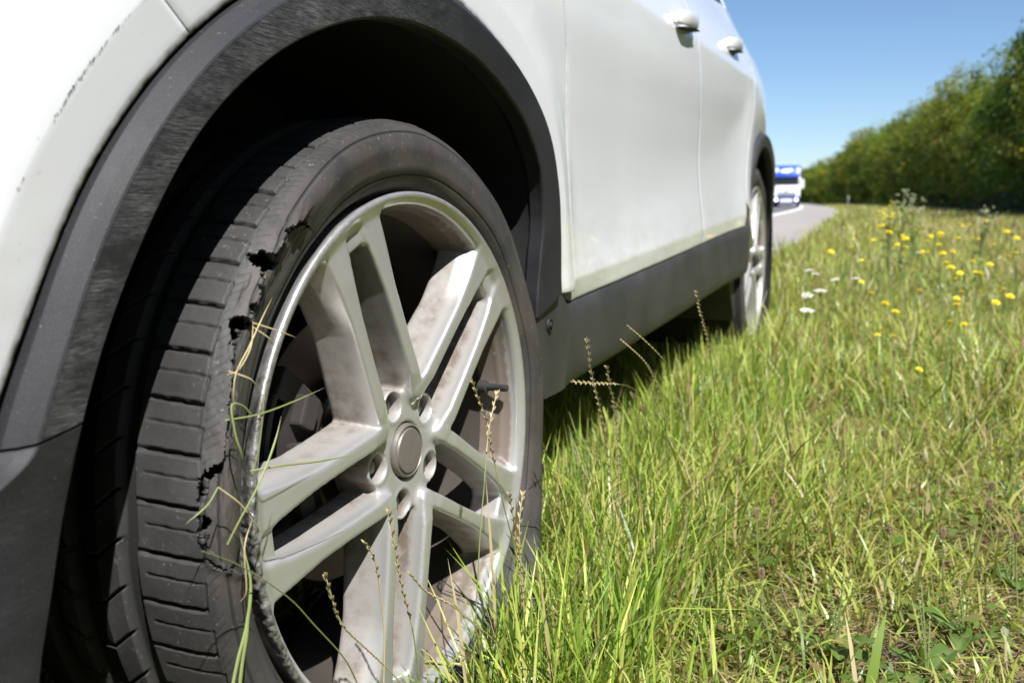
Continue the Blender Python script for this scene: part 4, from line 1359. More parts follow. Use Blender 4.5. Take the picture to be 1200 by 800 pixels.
# ------------------------------------------------------------------ seed stalks
def catmull(pts, n):
    P = np.array(pts, float); P = np.vstack([2 * P[0] - P[1], P, 2 * P[-1] - P[-2]])
    out = []
    m_ = len(P) - 3
    for i in range(n):
        t = i / (n - 1) * m_; k = min(int(t), m_ - 1); u = t - k
        p0, p1, p2, p3 = P[k:k + 4]
        out.append(.5 * ((2 * p1) + (-p0 + p2) * u + (2 * p0 - 5 * p1 + 4 * p2 - p3) * u * u + (-p0 + 3 * p1 - 3 * p2 + p3) * u ** 3))
    return np.array(out)
def stalk(pts, spike, label, cat='grass stalk', group='flowering grass stalks by the car', dry=False, rad=.0007, spk=1.0):
    """pts from the tip down; spike = share of the length carrying spikelets"""
    base = np.array(pts[-1], float)
    g0 = float(gz(base[0], base[1]))
    pts = [tuple(q) for q in pts]
    if base[2] > g0 + .01:
        d = base - np.array(pts[-2]); h = base[2] - g0
        dn = d / (np.linalg.norm(d) + 1e-9)
        for t in (.3, .65, 1.0):
            pts.append(tuple(base + np.array([dn[0] * h * .42 * (1 - (1 - t) ** 2), dn[1] * h * .42 * (1 - (1 - t) ** 2), -h * t ** (1.0 + .7 * (1 - abs(dn[2])))])))
    c = catmull(pts, 34)
    c[1:-1] = (c[:-2] + 2 * c[1:-1] + c[2:]) / 4; c[1:-1] = (c[:-2] + 2 * c[1:-1] + c[2:]) / 4
    root = empty('grass_stalk', c[-1]); tag(root, label, cat, group)
    loc = c - c[-1]
    MB().tube(loc, [rad * (.55 + .6 * i / 33) for i in range(34)], 6).build('stem', M['straw'] if dry else M['stem'], root, smooth=True)
    L = np.concatenate([[0], np.cumsum(np.linalg.norm(np.diff(loc, axis=0), axis=1))])
    if spike > 0:
        mb = MB(); s_ = 0.0; k = 0
        ie = int(np.searchsorted(L, spike * L[-1])) + 1
        mb.tube(loc[:ie + 1], [rad * (.8 + .6 * i / 33) for i in range(ie + 1)], 5)
        while s_ < spike * L[-1]:
            i = int(np.searchsorted(L, s_)); i = min(max(i, 1), 33)
            p = Vector(loc[i]); t = Vector(loc[max(i - 1, 0)] - loc[i]).normalized()
            sd = t.cross(Vector((.3, .9, .1))).normalized() * (1 if k % 2 else -1)
            d = (t * .85 + sd * .45).normalized(); a_ = p
            l_ = .0072 * spk * (1 - .3 * s_ / (spike * L[-1]))
            mb.tube([a_, a_ + d * l_ * .35, a_ + d * l_ * .75, a_ + d * l_], [.0003, .0010 * spk, .0008 * spk, .0002], 5)
            s_ += .0052 * spk; k += 1
        mb.build('seed_spike', M['straw'], root, smooth=True)
    return root
ST = {
    's1': ([(0.06, -0.0129, 0.3659), (0.06, 0.0049, 0.3399), (0.06, 0.0278, 0.3118), (0.062, 0.0162, 0.2855), (0.066, 0.0028, 0.2628), (0.068, -0.013, 0.2239), (0.07, -0.027, 0.1678), (0.07, -0.0372, 0.1019)], .20, 'tall grass stalk with a golden spike in front of the valve of the front wheel'),
    's2': ([(0.07, 0.0269, 0.3476), (0.07, 0.0155, 0.33), (0.07, 0.0042, 0.3109), (0.07, 0.0187, 0.2771), (0.07, 0.0403, 0.2264), (0.07, 0.0706, 0.1703), (0.07, 0.0876, 0.1161)], .22, 'thin green grass stalk crossing the spiked stalk by the wheel valve'),
    's3': ([(0.05, -0.2618, 0.2619), (0.05, -0.2547, 0.2426), (0.05, -0.2419, 0.2135), (0.05, -0.2115, 0.1825), (0.05, -0.1783, 0.1502), (0.05, -0.142, 0.1118)], .42, 'golden seed spike leaning over the lower left gap of the front rim'),
    's4': ([(0.04, -0.3826, 0.3191), (0.04, -0.3435, 0.2949), (0.04, -0.2926, 0.2527), (0.04, -0.2649, 0.2216), (0.04, -0.2276, 0.1809), (0.04, -0.2096, 0.1543)], 0, 'long bare grass stem slanting across the lower rim lip'),
    's5': ([(0.06, -0.1808, 0.2863), (0.06, -0.1734, 0.2601), (0.06, -0.1635, 0.2195), (0.06, -0.1441, 0.1697), (0.06, -0.1336, 0.1135)], .35, 'dry seed spike standing before the bright lower spoke'),
    's6': ([(0.05, -0.2042, 0.2663), (0.05, -0.1876, 0.2454), (0.05, -0.1796, 0.2094), (0.05, -0.1758, 0.1703), (0.05, -0.1791, 0.1339)], .18, 'short dry stalk with a hooked tip left of the bright lower spoke'),
    's7': ([(0.08, -0.1856, 0.2379), (0.08, -0.1561, 0.2098), (0.08, -0.1066, 0.1785), (0.08, -0.0665, 0.1455), (0.08, -0.0201, 0.1109)], .3, 'dry stalk bent over to the left across the lowest spokes'),
    's8': ([(0.09, 0.0072, 0.2499), (0.09, 0.0182, 0.222), (0.09, 0.0271, 0.1878), (0.09, 0.0409, 0.1371)], .5, 'left one of two dry spikes at the right foot of the front tyre'),
    's9': ([(0.1, 0.0187, 0.2494), (0.1, 0.0089, 0.2217), (0.1, 0.0107, 0.1859), (0.1, 0.0174, 0.1477)], .5, 'right one of two dry spikes at the right foot of the front tyre'),
    's10': ([(0.12, 0.1663, 0.3849), (0.12, 0.1798, 0.3492), (0.12, 0.2074, 0.3098), (0.12, 0.2367, 0.268), (0.12, 0.2604, 0.2148)], .55, 'tall upright spike in front of the sill just behind the front tyre'),
    's11': ([(0.1, 0.1702, 0.3331), (0.1, 0.2745, 0.3127), (0.1, 0.3735, 0.2941), (0.1, 0.4652, 0.2692)], .3, 'pale grass stalk lying nearly flat behind the front tyre'),
    's12': ([(0.15, 0.2247, 0.3925), (0.15, 0.3073, 0.3646), (0.15, 0.4031, 0.3289), (0.15, 0.486, 0.2896)], .3, 'topmost slanting dry stalk in front of the dark sill'),
    's13': ([(0.12, 0.2457, 0.3407), (0.12, 0.2652, 0.3093), (0.12, 0.2895, 0.2726), (0.12, 0.2988, 0.2324)], .6, 'green knotted seed spike below the sill between two other stalks'),
    's14': ([(0.15, 0.1992, 0.379), (0.15, 0.2534, 0.3596), (0.15, 0.3178, 0.3342), (0.15, 0.3703, 0.3035)], .45, 'lower slanting dry stalk parallel to the topmost one by the sill'),
    's15': ([(0.2, 0.3749, 0.4213), (0.2, 0.4139, 0.3843), (0.2, 0.4685, 0.343)], .3, 'lone thin stalk reaching up before the middle of the sill'),
}
for k_, (p_, sp_, lb_) in ST.items():
    stalk(p_, sp_, lb_, dry=k_ in ('s3', 's6', 's7', 's12'))

# grass caught in the torn tyre
def caught(name, paths, label, mat, w=.0016):
    root = empty('grass_strand' if name == 'grass_blade' else name, paths[0][-1]); tag(root, label, 'grass strand', 'grass blades caught in the torn tyre')
    for p_ in paths:
        c = catmull(p_, 22) - np.array(paths[0][-1])
        vs = []; n = len(c)
        for i in range(n):
            t = c[min(i + 1, n - 1)] - c[max(i - 1, 0)]; t /= np.linalg.norm(t) + 1e-9
            sd = np.cross(t, [.75, -.6, .2]); sd /= np.linalg.norm(sd) + 1e-9
            k = w * min(1, (i + .3) / 6) * .32
            nn_ = np.cross(sd, t) * k * .5
            vs += [c[i] - sd * k, c[i] + nn_, c[i] + sd * k, c[i] - nn_ * .4]
        fs = [(i * 4 + j, i * 4 + (j + 1) % 4, (i + 1) * 4 + (j + 1) % 4, (i + 1) * 4 + j) for i in range(n - 1) for j in range(4)]
        MB().add(vs, fs).build('blade', mat, root, smooth=True)
    return root
caught('grass_wisp', [[(0.016, -0.2643, 0.4666), (0.02, -0.2834, 0.4532), (0.02, -0.2993, 0.4353), (0.018, -0.3118, 0.4194), (0.016, -0.3138, 0.4049), (0.012, -0.3091, 0.392)],
                      [(0.018, -0.2912, 0.4524), (0.022, -0.3001, 0.4355), (0.018, -0.3087, 0.4208), (0.012, -0.3137, 0.4169)],
                      [(0.018, -0.2913, 0.4506), (0.024, -0.2738, 0.4436), (0.022, -0.2458, 0.4344)][::-1],
                      [(0.018, -0.2915, 0.4476), (0.022, -0.2802, 0.4389), (0.02, -0.2705, 0.4314)][::-1]],
       'wisp of straw-coloured grass stuck in the upper tear of the front tyre', M['straw'])
caught('grass_blade', [[(0.03, -0.2216, 0.3929), (0.028, -0.2616, 0.3893), (0.024, -0.2977, 0.3872), (0.014, -0.322, 0.3872)]], 'thin green blade sticking out rightwards from the tear over the rim lip', M['bladegreen'])
caught('grass_blade', [[(0.016, -0.2869, 0.4007), (0.022, -0.3017, 0.4124), (0.014, -0.3153, 0.4201)]], 'short pale blade drooping from the straw wisp in the tear', M['straw'])
caught('grass_blade', [[(0.014, -0.3066, 0.346), (0.022, -0.315, 0.3604), (0.022, -0.3212, 0.3769), (0.02, -0.3215, 0.3976), (.02, -.3096, .3953), (.02, -.3007, .3874)]], 'looped green blade in the middle of the tear', M['bladegreen'], .002)
caught('grass_blade', [[(0.03, -0.2798, 0.3826), (0.032, -0.2889, 0.3703), (0.032, -0.3001, 0.3545), (0.03, -0.3131, 0.3366), (0.024, -0.3239, 0.3186), (0.018, -0.3306, 0.3028)]], 'bright green blade slanting up across the rim lip beside the tear', M['bladegreen'], .0022)
caught('grass_blade', [[(0.022, -0.2826, 0.4181), (0.024, -0.2913, 0.3951), (0.022, -0.2954, 0.3652), (0.018, -0.301, 0.3419)]], 'thin upright blade along the left rim lip', M['bladegreen'], .0013)
caught('grass_blade', [[(0.034, -0.176, 0.3301), (0.032, -0.2386, 0.3389), (0.03, -0.2823, 0.3468), (0.02, -0.3045, 0.3477)]], 'green blade lying flat across the wide left spoke', M['bladegreen'], .0022)
caught('grass_blade', [[(0.02, -0.3199, 0.3083), (0.028, -0.3204, 0.2746), (0.03, -0.3291, 0.2472), (0.03, -0.3399, 0.2273), (0.03, -0.3487, 0.2069), (.03, -.355, .185)],
                       [(0.03, -0.3246, 0.2708), (0.033, -0.3332, 0.2436), (0.033, -0.3404, 0.2222), (0.033, -0.3457, 0.2002), (.033, -.348, .185)]], 'pair of broad green blades hanging down the lower sidewall', M['bladegreen'], .0034)
caught('grass_blade', [[(0.018, -0.2922, 0.2979), (0.022, -0.3053, 0.3103), (0.022, -0.3193, 0.3282), (0.016, -0.3345, 0.3441)]], 'pale blade slanting down right out of the lower tear', M['straw'], .0016)
caught('grass_blade', [[(0.014, -0.3666, 0.3279), (0.018, -0.3493, 0.3358), (0.016, -0.3345, 0.3441)]], 'green blade slanting down left over the tread blocks', M['bladegreen'], .0016)
caught('grass_blade', [[(0.025, -0.3106, 0.3169), (0.028, -0.3251, 0.3002), (0.026, -0.3227, 0.2686), (0.02, -0.3215, 0.2588)]], 'brownish bent blade below the lower tear', M['straw'], .0016)

# ------------------------------------------------------------------ verge flowers
def flower_mesh_yellow():
    mp = MB(); n = 15
    for ring, (rr, zz, ln, tw) in enumerate(((.0145, .0005, 1.0, 0), (.0105, .0022, .8, .2), (.0065, .0036, .6, .4))):
        for k in range(n - ring * 3):
            a_ = 2 * math.pi * k / (n - ring * 3) + tw
            c, s_ = math.cos(a_), math.sin(a_); w_ = .0021
            mp.add([(c * .001, s_ * .001, zz), (c * rr * .6 + s_ * w_, s_ * rr * .6 - c * w_, zz + .0012), (c * rr, s_ * rr, zz + .0006 + .0012 * ring), (c * rr * .6 - s_ * w_, s_ * rr * .6 + c * w_, zz + .0012)],
                   [(0, 1, 2, 3)])
    mc = MB(); mc.lathe([(-.006, .0012), (-.004, .0036), (.0, .0042), (.003, .0036), (.0045, .001)], 10, 'Z')
    return mp.mesh('petals', M['petal_y']), mc.mesh('flower_head', M['petal_c'], smooth=True)
PET, HEAD = flower_mesh_yellow()
def plain_stem(h, lean, seed):
    r = random.Random(seed); b = (r.uniform(-lean, lean), r.uniform(-lean, lean))
    pts = [(b[0] * (1 - t) ** 1.5, b[1] * (1 - t) ** 1.5, -h * (1 - t)) for t in np.linspace(0, 1, 6)]
    return MB().tube(pts, [.0014 - .0005 * i / 5 for i in range(6)], 5).mesh('stem', M['stem'], smooth=True)
YF = [(0.219, 3.248, 0.381), (0.274, 3.26, 0.381), (0.279, 2.986, 0.362), (0.291, 3.541, 0.395), (0.349, 3.241, 0.379), (0.459, 3.299, 0.381), (0.468, 3.032, 0.362), (0.327, 2.671, 0.331), (0.459, 2.845, 0.343), (0.512, 3.716, 0.401), (0.598, 3.424, 0.387), (0.644, 3.528, 0.392), (0.66, 3.375, 0.384), (0.583, 3.126, 0.367), (0.59, 2.909, 0.346), (0.624, 2.949, 0.35), (0.546, 3.23, 0.376), (0.677, 2.755, 0.329), (0.733, 3.356, 0.381), (0.724, 2.69, 0.322), (0.684, 2.528, 0.304), (0.672, 2.538, 0.306), (0.626, 2.511, 0.304), (0.607, 2.423, 0.292), (0.874, 3.419, 0.384), (0.829, 2.983, 0.348), (0.775, 3.188, 0.369), (0.67, 2.294, 0.265), (0.739, 2.345, 0.271), (0.503, 2.249, 0.267), (0.602, 2.176, 0.255), (0.597, 2.074, 0.247), (0.34, 2.303, 0.286), (0.437, 1.655, 0.207), (0.402, 1.651, 0.208), (0.41, 1.708, 0.215), (0.493, 1.412, 0.167), (0.44, 1.922, 0.238), (0.193, 2.86, 0.352), (0.216, 2.845, 0.35), (0.592, 2.7, 0.326), (0.41, 3.95, 0.409), (0.155, 4.595, 0.424), (0.293, 4.739, 0.426), (0.315, 4.9, 0.43), (0.40, 5.4, 0.435), (0.412, 5.11, 0.43), (0.372, 4.179, 0.416), (0.758, 4.275, 0.417), (0.339, 4.235, 0.417), (.38, 4.6, .41), (.35, 4.35, .405)]
def flower(x, y, z, pm, hm, label, group, k=1.0, cat='wildflower'):
    root = empty('wildflower', (x, y, float(gz(x, y)))); tag(root, label, cat, group)
    h = z - float(gz(x, y))
    tilt = (random.uniform(-.15, .42), random.uniform(-.3, .4), 0)
    for nm, me in (('petals', pm), ('flower_head', hm)):
        o = link(nm, me, root); o.location = (0, 0, h); o.rotation_euler = tilt; o.scale = (k, k, k)
    s_ = link('stem', plain_stem(h, .06, int(x * 1e4 + y * 100)), root); s_.location = (0, 0, h)
    return root
r_f = random.Random(31)
YF += [(r_f.uniform(.28, .60) * (1 + .12 * q_), q_, r_f.uniform(.30, .43) if q_ > 2.6 else r_f.uniform(.18, .28)) for q_ in [r_f.uniform(1.7, 6.0) for _ in range(26)]]
SPECIAL = {36: 'lowest yellow wildflower, alone in the green grass right of the rear wheel',
           33: 'right one of a close pair of low yellow wildflowers below the main drift',
           34: 'left one of a close pair of low yellow wildflowers below the main drift',
           29: 'yellow wildflower alone between the white yarrow and the right drift'}
ORDN = ['first', 'second', 'third', 'fourth', 'fifth', 'sixth', 'seventh', 'eighth', 'ninth', 'tenth', 'eleventh', 'twelfth', 'thirteenth', 'fourteenth', 'fifteenth', 'sixteenth',
        'seventeenth', 'eighteenth', 'nineteenth', 'twentieth']
def view_pos(p):
    d = Vector(p) - CAM; w_ = d.dot(fw)
    return d.dot(r2) / w_, d.dot(u2) / w_
def place_labels(P, skip, fmt, rows):
    """labels by row (from the back) and place in the row, as seen from the camera"""
    v = [(view_pos(p), i) for i, p in enumerate(P) if i not in skip]
    v.sort(key=lambda q: -q[0][1])
    n = len(v); out = {}
    for k, nm in enumerate(rows):
        part = sorted(v[k * n // len(rows):(k + 1) * n // len(rows)], key=lambda q: q[0][0])
        for j, (_, i) in enumerate(part): out[i] = fmt.format(ORDN[j], nm)
    return out
PLC = place_labels(YF, SPECIAL, 'yellow wildflower, {} from left in the {} row of the drift', ['farthest', 'second farthest', 'third farthest', 'third nearest', 'second nearest', 'nearest'])
for i, (x, y, z) in enumerate(YF):
    flower(x, y, z, PET, HEAD, SPECIAL.get(i) or PLC[i], 'yellow wildflowers on the verge', k=random.uniform(.55, .98) * (1.15 if y > 2.6 else 1.0))
# white umbels
def umbel_mesh():
    r = random.Random(3); mp = MB(); ms = MB()
    for k in range(34):
        a_ = r.uniform(0, 6.28); q = math.sqrt(r.uniform(0, 1)) * .021; h = .004 * (1 - (q / .021) ** 2)
        p = Vector((q * math.cos(a_), q * math.sin(a_), h))
        mp.lathe([(p.z - .001, .0003), (p.z, .0028), (p.z + .0015, .0022), (p.z + .002, .0003)], 6, 'Z')
        n = len(mp.v) - 24
        for t in range(n, n + 24): mp.v[t] = (mp.v[t][0] + p.x, mp.v[t][1] + p.y, mp.v[t][2])
        if k % 3 == 0: ms.tube([(0, 0, -.022), p], .0005, 4)
    return mp.mesh('florets', M['petal_w'], smooth=True), ms.mesh('spokes', M['stem'])
UMB, UMS = umbel_mesh()
WF = [(0.118, 3.159, 0.26), (0.155, 2.975, 0.26), (0.242, 2.714, 0.26), (0.225, 2.244, 0.26), (0.2, 2.091, 0.26), (0.219, 1.858, 0.24), (0.309, 2.761, 0.26), (0.532, 3.858, 0.30)]
WLB = place_labels(WF, (), 'white yarrow head, {} from left in the {} row behind the rear wheel', ['upper', 'lower'])
for i, (x, y, z) in enumerate(WF):
    flower(x, y, z, UMB, UMS, WLB[i], 'white yarrow heads on the verge', k=random.uniform(.7, .95))
# white flower cluster at the foot of the front wheel
wf = empty('wildflower', (.105, .022, float(gz(.105, .022)))); tag(wf, 'low cluster of tiny cream white flowers at the bottom edge beside the front wheel', 'wildflower')
mb = MB(); ms = MB(); r_ = random.Random(9)
for k in range(46):
    p = Vector((r_.gauss(0, .011), r_.gauss(0, .013), .052 + r_.gauss(0, .008)))
    n0 = len(mb.v); mb.lathe([(-.0012, .0003), (0, .0017), (.0011, .0013), (.0016, .0002)], 6, 'Z')
    for t in range(n0, len(mb.v)): mb.v[t] = (mb.v[t][0] + p.x, mb.v[t][1] + p.y, mb.v[t][2] + p.z)
    if k % 4 == 0: ms.tube([(0, 0, 0), (p.x * .5, p.y * .5, .03), p], .0006, 4)
mb.build('florets', M['petal_w'], wf, smooth=True); ms.build('stem', M['stem'], wf)

# ribwort seed heads
RIB = [(0.309, 0.225, 0.14), (0.443, 0.406, 0.15), (0.565, 0.538, 0.16), (0.572, 0.6, 0.17), (0.502, 0.388, 0.16), (0.282, 0.391, 0.16), (0.295, 0.449, 0.16), (0.02, 0.83, 0.2), (0.429, 0.772, 0.2), (0.222, 0.641, 0.16), (0.593, 0.483, 0.13), (0.442, 1.456, 0.24), (0.358, 2.169, 0.26)]
def rib_mesh():
    mb = MB(); r_ = random.Random(1)
    for i in range(60):
        t = i / 60; q = i * 2.4; rad = .0034 * math.sin(math.pi * (.1 + .85 * t)) ** .6
        p = Vector((rad * math.cos(q), rad * math.sin(q), .016 * t - .002)); d = Vector((math.cos(q) * .7, math.sin(q) * .7, .7))
        mb.tube([p, p + d * .0014, p + d * .0026], [.0009, .0011, .0002], 4)
    return mb.mesh('seed_head', M['seedbrown'])
RIBM = rib_mesh()
RLB = place_labels(RIB, (0,), 'brown ribwort head, {} from left in the {} row of heads', ['far', 'middle', 'near'])
for i, (x, y, z) in enumerate(RIB):
    g0 = float(gz(x, y)); root = empty('ribwort', (x, y, g0))
    tag(root, 'knobbly brown ribwort head near a bare soil patch in the foreground grass' if i == 0 else RLB[i], 'seed head', 'ribwort heads on the verge')
    h = (z - g0) * .8
    o = link('seed_head', RIBM, root); o.scale = (.75,) * 3; o.location = (0, 0, h); o.rotation_euler = (random.uniform(-.3, .3), random.uniform(-.3, .3), 0)
    s_ = link('stem', plain_stem(h, .03, i + 900), root); s_.location = (0, 0, h)

# broad-leaved plants in the lower right corner
def leaf_mesh(L, Wd, seed):
    r_ = random.Random(seed); n = 9; V = []; C_ = []
    lift = r_.uniform(.7, 1.25); droop = r_.uniform(.8, 1.7)
    x = z = 0.0
    for i in range(n):
        t = i / (n - 1); an = lift - droop * t
        if i: x += math.cos(an) * L / (n - 1); z += math.sin(an) * L / (n - 1)
        w_ = Wd * (math.sin(math.pi * min(1, t * .93 + .05)) ** .8) * (.22 if t < .2 else 1) * (1 if t >= .2 else 1)
        wv = .003 * math.sin(i * 2.1 + seed)
        for s_ in (-1, -.5, 0, .5, 1):
            V.append((x, s_ * w_, z + abs(s_) * w_ * .45 + wv * abs(s_) + (.0006 if abs(s_) == .5 else 0)))
            g_c = r_.uniform(.92, 1.08)
            C_.append((.115 * g_c, .195 * g_c, .04) if s_ else (.20, .27, .09))
    F = grid_faces(n, 5)
    return mesh_np('leaf', V, [F], M['grass'], cols=np.array(C_))
LV = [leaf_mesh(.055, .0125, 1), leaf_mesh(.07, .015, 2), leaf_mesh(.05, .014, 3), leaf_mesh(.08, .013, 4)]
PL = [(0.487, 0.237, .9, 'broad-leaved plantain with upright ribbed leaves at the bottom edge, larger of two there'),
      (0.392, 0.262, .95, 'flat broad-leaved weed left of the larger plantain at the bottom edge'),
      (0.53, 0.35, .9, 'broad-leaved plant half hidden in grass behind the larger plantain'),
      (0.60, 0.56, .8, 'broad-leaved plant near the right edge above the plantains'),
      (.29, .75, .7, 'small broad-leaved weed deep in the lawn beyond the bare patch'),
      (.64, 1.02, .9, 'broad-leaved rosette near the right edge by the dry tussock')]
for i, (x, y, k, lb) in enumerate(PL):
    root = empty('plantain', (x, y, float(gz(x, y)) + .003)); tag(root, lb, 'weed plant', 'broad-leaved plants in the verge')
    for j in range(7):
        o = link('leaf', LV[(i + j) % 4], root); o.rotation_euler = (0, random.uniform(-.25, .1), j * 0.9 + i + random.uniform(-.2, .2)); s_ = k * random.uniform(.75, 1.1); o.scale = (s_, s_, s_)
    for j in range(3):
        h = random.uniform(.05, .11); sx_, sy_ = random.uniform(-.02, .02), random.uniform(-.02, .02)
        mb = MB(); mb.tube([(0, 0, 0), (sx_ * .5, sy_ * .5, h * .6), (sx_, sy_, h)], [.0009, .0009, .0007], 5)
        for q in range(26):
            t = .45 + .55 * q / 26; p = Vector((sx_ * t, sy_ * t, h * t)); an = q * 2.4
            mb.tube([p, p + Vector((math.cos(an) * .0024, math.sin(an) * .0024, .0012))], [.0011, .0005], 4)
        mb.build('flower_spike', M['stem'], root)

# tall branching weeds by the road bend
def tall_weed(x, y, h, lab, seed, yellow=False):
    r_ = random.Random(seed); g0 = float(gz(x, y)); root = empty('tall_weed', (x, y, g0)); tag(root, lab, 'weed plant', 'tall weeds beyond the yellow drift')
    st = MB(); hd = MB(); lf = []
    for b in range(9):
        a_ = r_.uniform(0, 6.28); q = r_.uniform(.03, .16) * h; hh = h * r_.uniform(.72, 1.0)
        p0 = (0, 0, h * r_.uniform(.2, .5)); p2 = (q * math.cos(a_), q * math.sin(a_), hh)
        p1 = ((p0[0] + p2[0]) * .4, (p0[1] + p2[1]) * .4, (p0[2] + p2[2]) / 2)
        st.tube([p0, p1, p2], [.0026, .002, .0012], 5)
        for k in range(4):
            c = Vector(p2) + Vector((r_.gauss(0, .018), r_.gauss(0, .018), r_.gauss(0, .012)))
            n0 = len(hd.v); hd.lathe([(-.005, .001), (0, .0055), (.003, .0045), (.005, .001)], 7, 'Z')
            for t in range(n0, len(hd.v)): hd.v[t] = (hd.v[t][0] + c.x, hd.v[t][1] + c.y, hd.v[t][2] + c.z)
    st.tube([(0, 0, 0), (.004, .003, h * .5), (0, 0, h * .85)], [.004, .003, .002], 6)
    st.build('stem', M['stem'], root, smooth=True)
    fh = hd.build('flower_heads', M['petal_y'] if yellow else M['weedhead'], root, smooth=True); fh['kind'] = 'stuff'
    for k in range(10):
        o = link('leaf', LV[k % 4], root); o.location = (0, 0, h * (.1 + .07 * k)); o.rotation_euler = (0, r_.uniform(-.4, .2), r_.uniform(0, 6.28)); o.scale = (1.2,) * 3
tall_weed(.46, 6.0, .60, 'tall branching weed with pale flower heads standing before the hedge', 1)
tall_weed(.53, 5.9, .56, 'second pale-headed weed just right of the tallest one', 2)
tall_weed(.39, 6.1, .52, 'low weed with yellow heads at the left foot of the tall weed', 3, True)
tall_weed(.95, 6.2, .48, 'pale-headed weed in front of the dark hedge foot', 4)

# ------------------------------------------------------------------ hedge trees along the road
def crown_mesh(seed):
    r = np.random.default_rng(seed)
    nc = 230
    # clump centres spread over a lumpy shell
    d = r.normal(size=(nc, 3)); d /= np.linalg.norm(d, axis=1)[:, None]
    lump = .82 + .30 * fnoise(np.arctan2(d[:, 1], d[:, 0]) * 1.6 + 10, d[:, 2] * 2.2 + 5, seed, 2) * 1.0
    rad = lump * r.uniform(.66, 1.08, nc)
    C_ = d * rad[:, None] * np.array([2.25, 2.25, 2.75]) + np.array([0, 0, 2.95])
    C_[:, 2] = np.maximum(C_[:, 2], .35)
    cr = r.uniform(.34, .70, nc)
    hue = r.uniform(0, 1, nc)
    per = 70
    ci = np.repeat(np.arange(nc), per); n = len(ci)
    o = r.normal(size=(n, 3)); o /= np.linalg.norm(o, axis=1)[:, None]
    P = C_[ci] + o * (cr[ci] * r.uniform(.25, 1.0, n) ** .6)[:, None] * np.array([1, 1, .8])
    P[:, 2] = np.maximum(P[:, 2], .08)
    nrm = o * .6 + d[ci] * .5 + r.normal(size=(n, 3)) * .45 + np.array([0, 0, .65]); nrm /= np.linalg.norm(nrm, axis=1)[:, None]
    t = np.cross(nrm, r.normal(size=(n, 3))); t /= np.linalg.norm(t, axis=1)[:, None]; b = np.cross(nrm, t)
    l_ = r.uniform(.055, .105, n)[:, None]; w_ = l_ * r.uniform(.45, .62, n)[:, None]
    V = np.stack([P - t * l_, P + b * w_ + nrm * .012, P + t * l_, P - b * w_ + nrm * .012], 1).reshape(-1, 3)
    pal = np.array([(.075, .125, .018), (.125, .185, .026), (.200, .250, .036), (.280, .295, .046), (.320, .275, .050)])
    pick = np.clip((hue[ci] * 4.2 + r.normal(0, .6, n)), 0, 4).astype(int)
    c = pal[pick] * r.uniform(.75, 1.2, n)[:, None] * np.array([(1.0, 1.0, 1.0), (1.3, 1.18, 1.0), (.72, .85, .9), (1.12, 1.25, 1.0)])[seed % 4]
    F = np.arange(n)[:, None] * 4 + np.arange(4)
    return mesh_np('crown', V, [F], M['leaf'], smooth=False, cols=np.repeat(c, 4, 0))
def trunk_mesh(seed):
    r = random.Random(seed); mb = MB()
    mb.tube([(0, 0, -.1), (.03, .02, .8), (r.uniform(-.1, .1), r.uniform(-.1, .1), 2.0), (r.uniform(-.2, .2), r.uniform(-.2, .2), 4.2)], [.17, .13, .10, .03], 9)
    for k in range(8):
        a_ = k * 2.4 + seed; h = r.uniform(.6, 3.0); q = r.uniform(1.0, 1.8)
        mb.tube([(0, 0, h), (q * .45 * math.cos(a_), q * .45 * math.sin(a_), h + .5), (q * math.cos(a_), q * math.sin(a_), h + 1.2)], [.06, .04, .012], 6)
    return mb.mesh('trunk', M['bark'], smooth=True)
CR = [crown_mesh(s_) for s_ in (1, 2, 3, 4)]
TR = [trunk_mesh(s_) for s_ in (1, 2, 3, 4)]
TX = [(-40, 6.4), (-20, 6.6), (0, 6.6), (20, 6.2), (30, 5.9), (40, 5.5), (52, 4.7), (70, 3.4), (85, 2.1), (100, .6), (120, -1.4), (143, -3.8), (200, -10.5), (260, -18), (340, -30), (460, -50)]
TH = [(-40, 6.0), (0, 5.8), (20, 5.4), (30, 5.9), (40, 6.7), (52, 6.7), (70, 7.0), (85, 6.9), (120, 7.6), (143, 8.0), (200, 8.6), (340, 9.0), (460, 9.5)]
TX = np.array(TX); TH = np.array(TH)
ORD = ORDN
y = -30.0; idx = 0; vis = 0
r = random.Random(4)
while y < 440:
    x = float(spl(TX[:, 0], TX[:, 1], y)) + r.uniform(-.5, .5)
    h = float(np.interp(y, TH[:, 0], TH[:, 1])) * r.choice((.80, .88, .98, 1.06, 1.14, 1.22))
    root = empty('hedge_tree', (x, y, float(gz(x, y)) - .05), rot=(0, 0, r.uniform(0, 6.28)))
    if y < 22:
        lab = 'leafy hedge tree standing beyond the right edge of the view'
    elif vis < 20:
        lab = ('rightmost, nearest and tallest-looking tree of the green hedge' if vis == 0 else f'{ORD[vis]} tree of the green hedge counted from the right edge'); vis += 1
    else:
        lab = 'small far-off tree in the hedge closing the road bend'
    tag(root, lab, 'tree', 'hedge trees along the road')
    k = h / 5.75; kx = (.72 + .2 * r.random()) * (1 if y < 60 else 1 + (y - 60) / 260)
    c = link('crown', CR[(0, 2, 1, 3, 1, 0, 3, 2, 0, 1)[idx % 10]], root); c.scale = (k * kx, k * kx, k)
    t_ = link('trunk', TR[idx % 4], root); t_.scale = (k, k, k)
    y += r.uniform(2.6, 4.0) * (1 if y < 60 else 1 + (y - 60) / 55); idx += 1

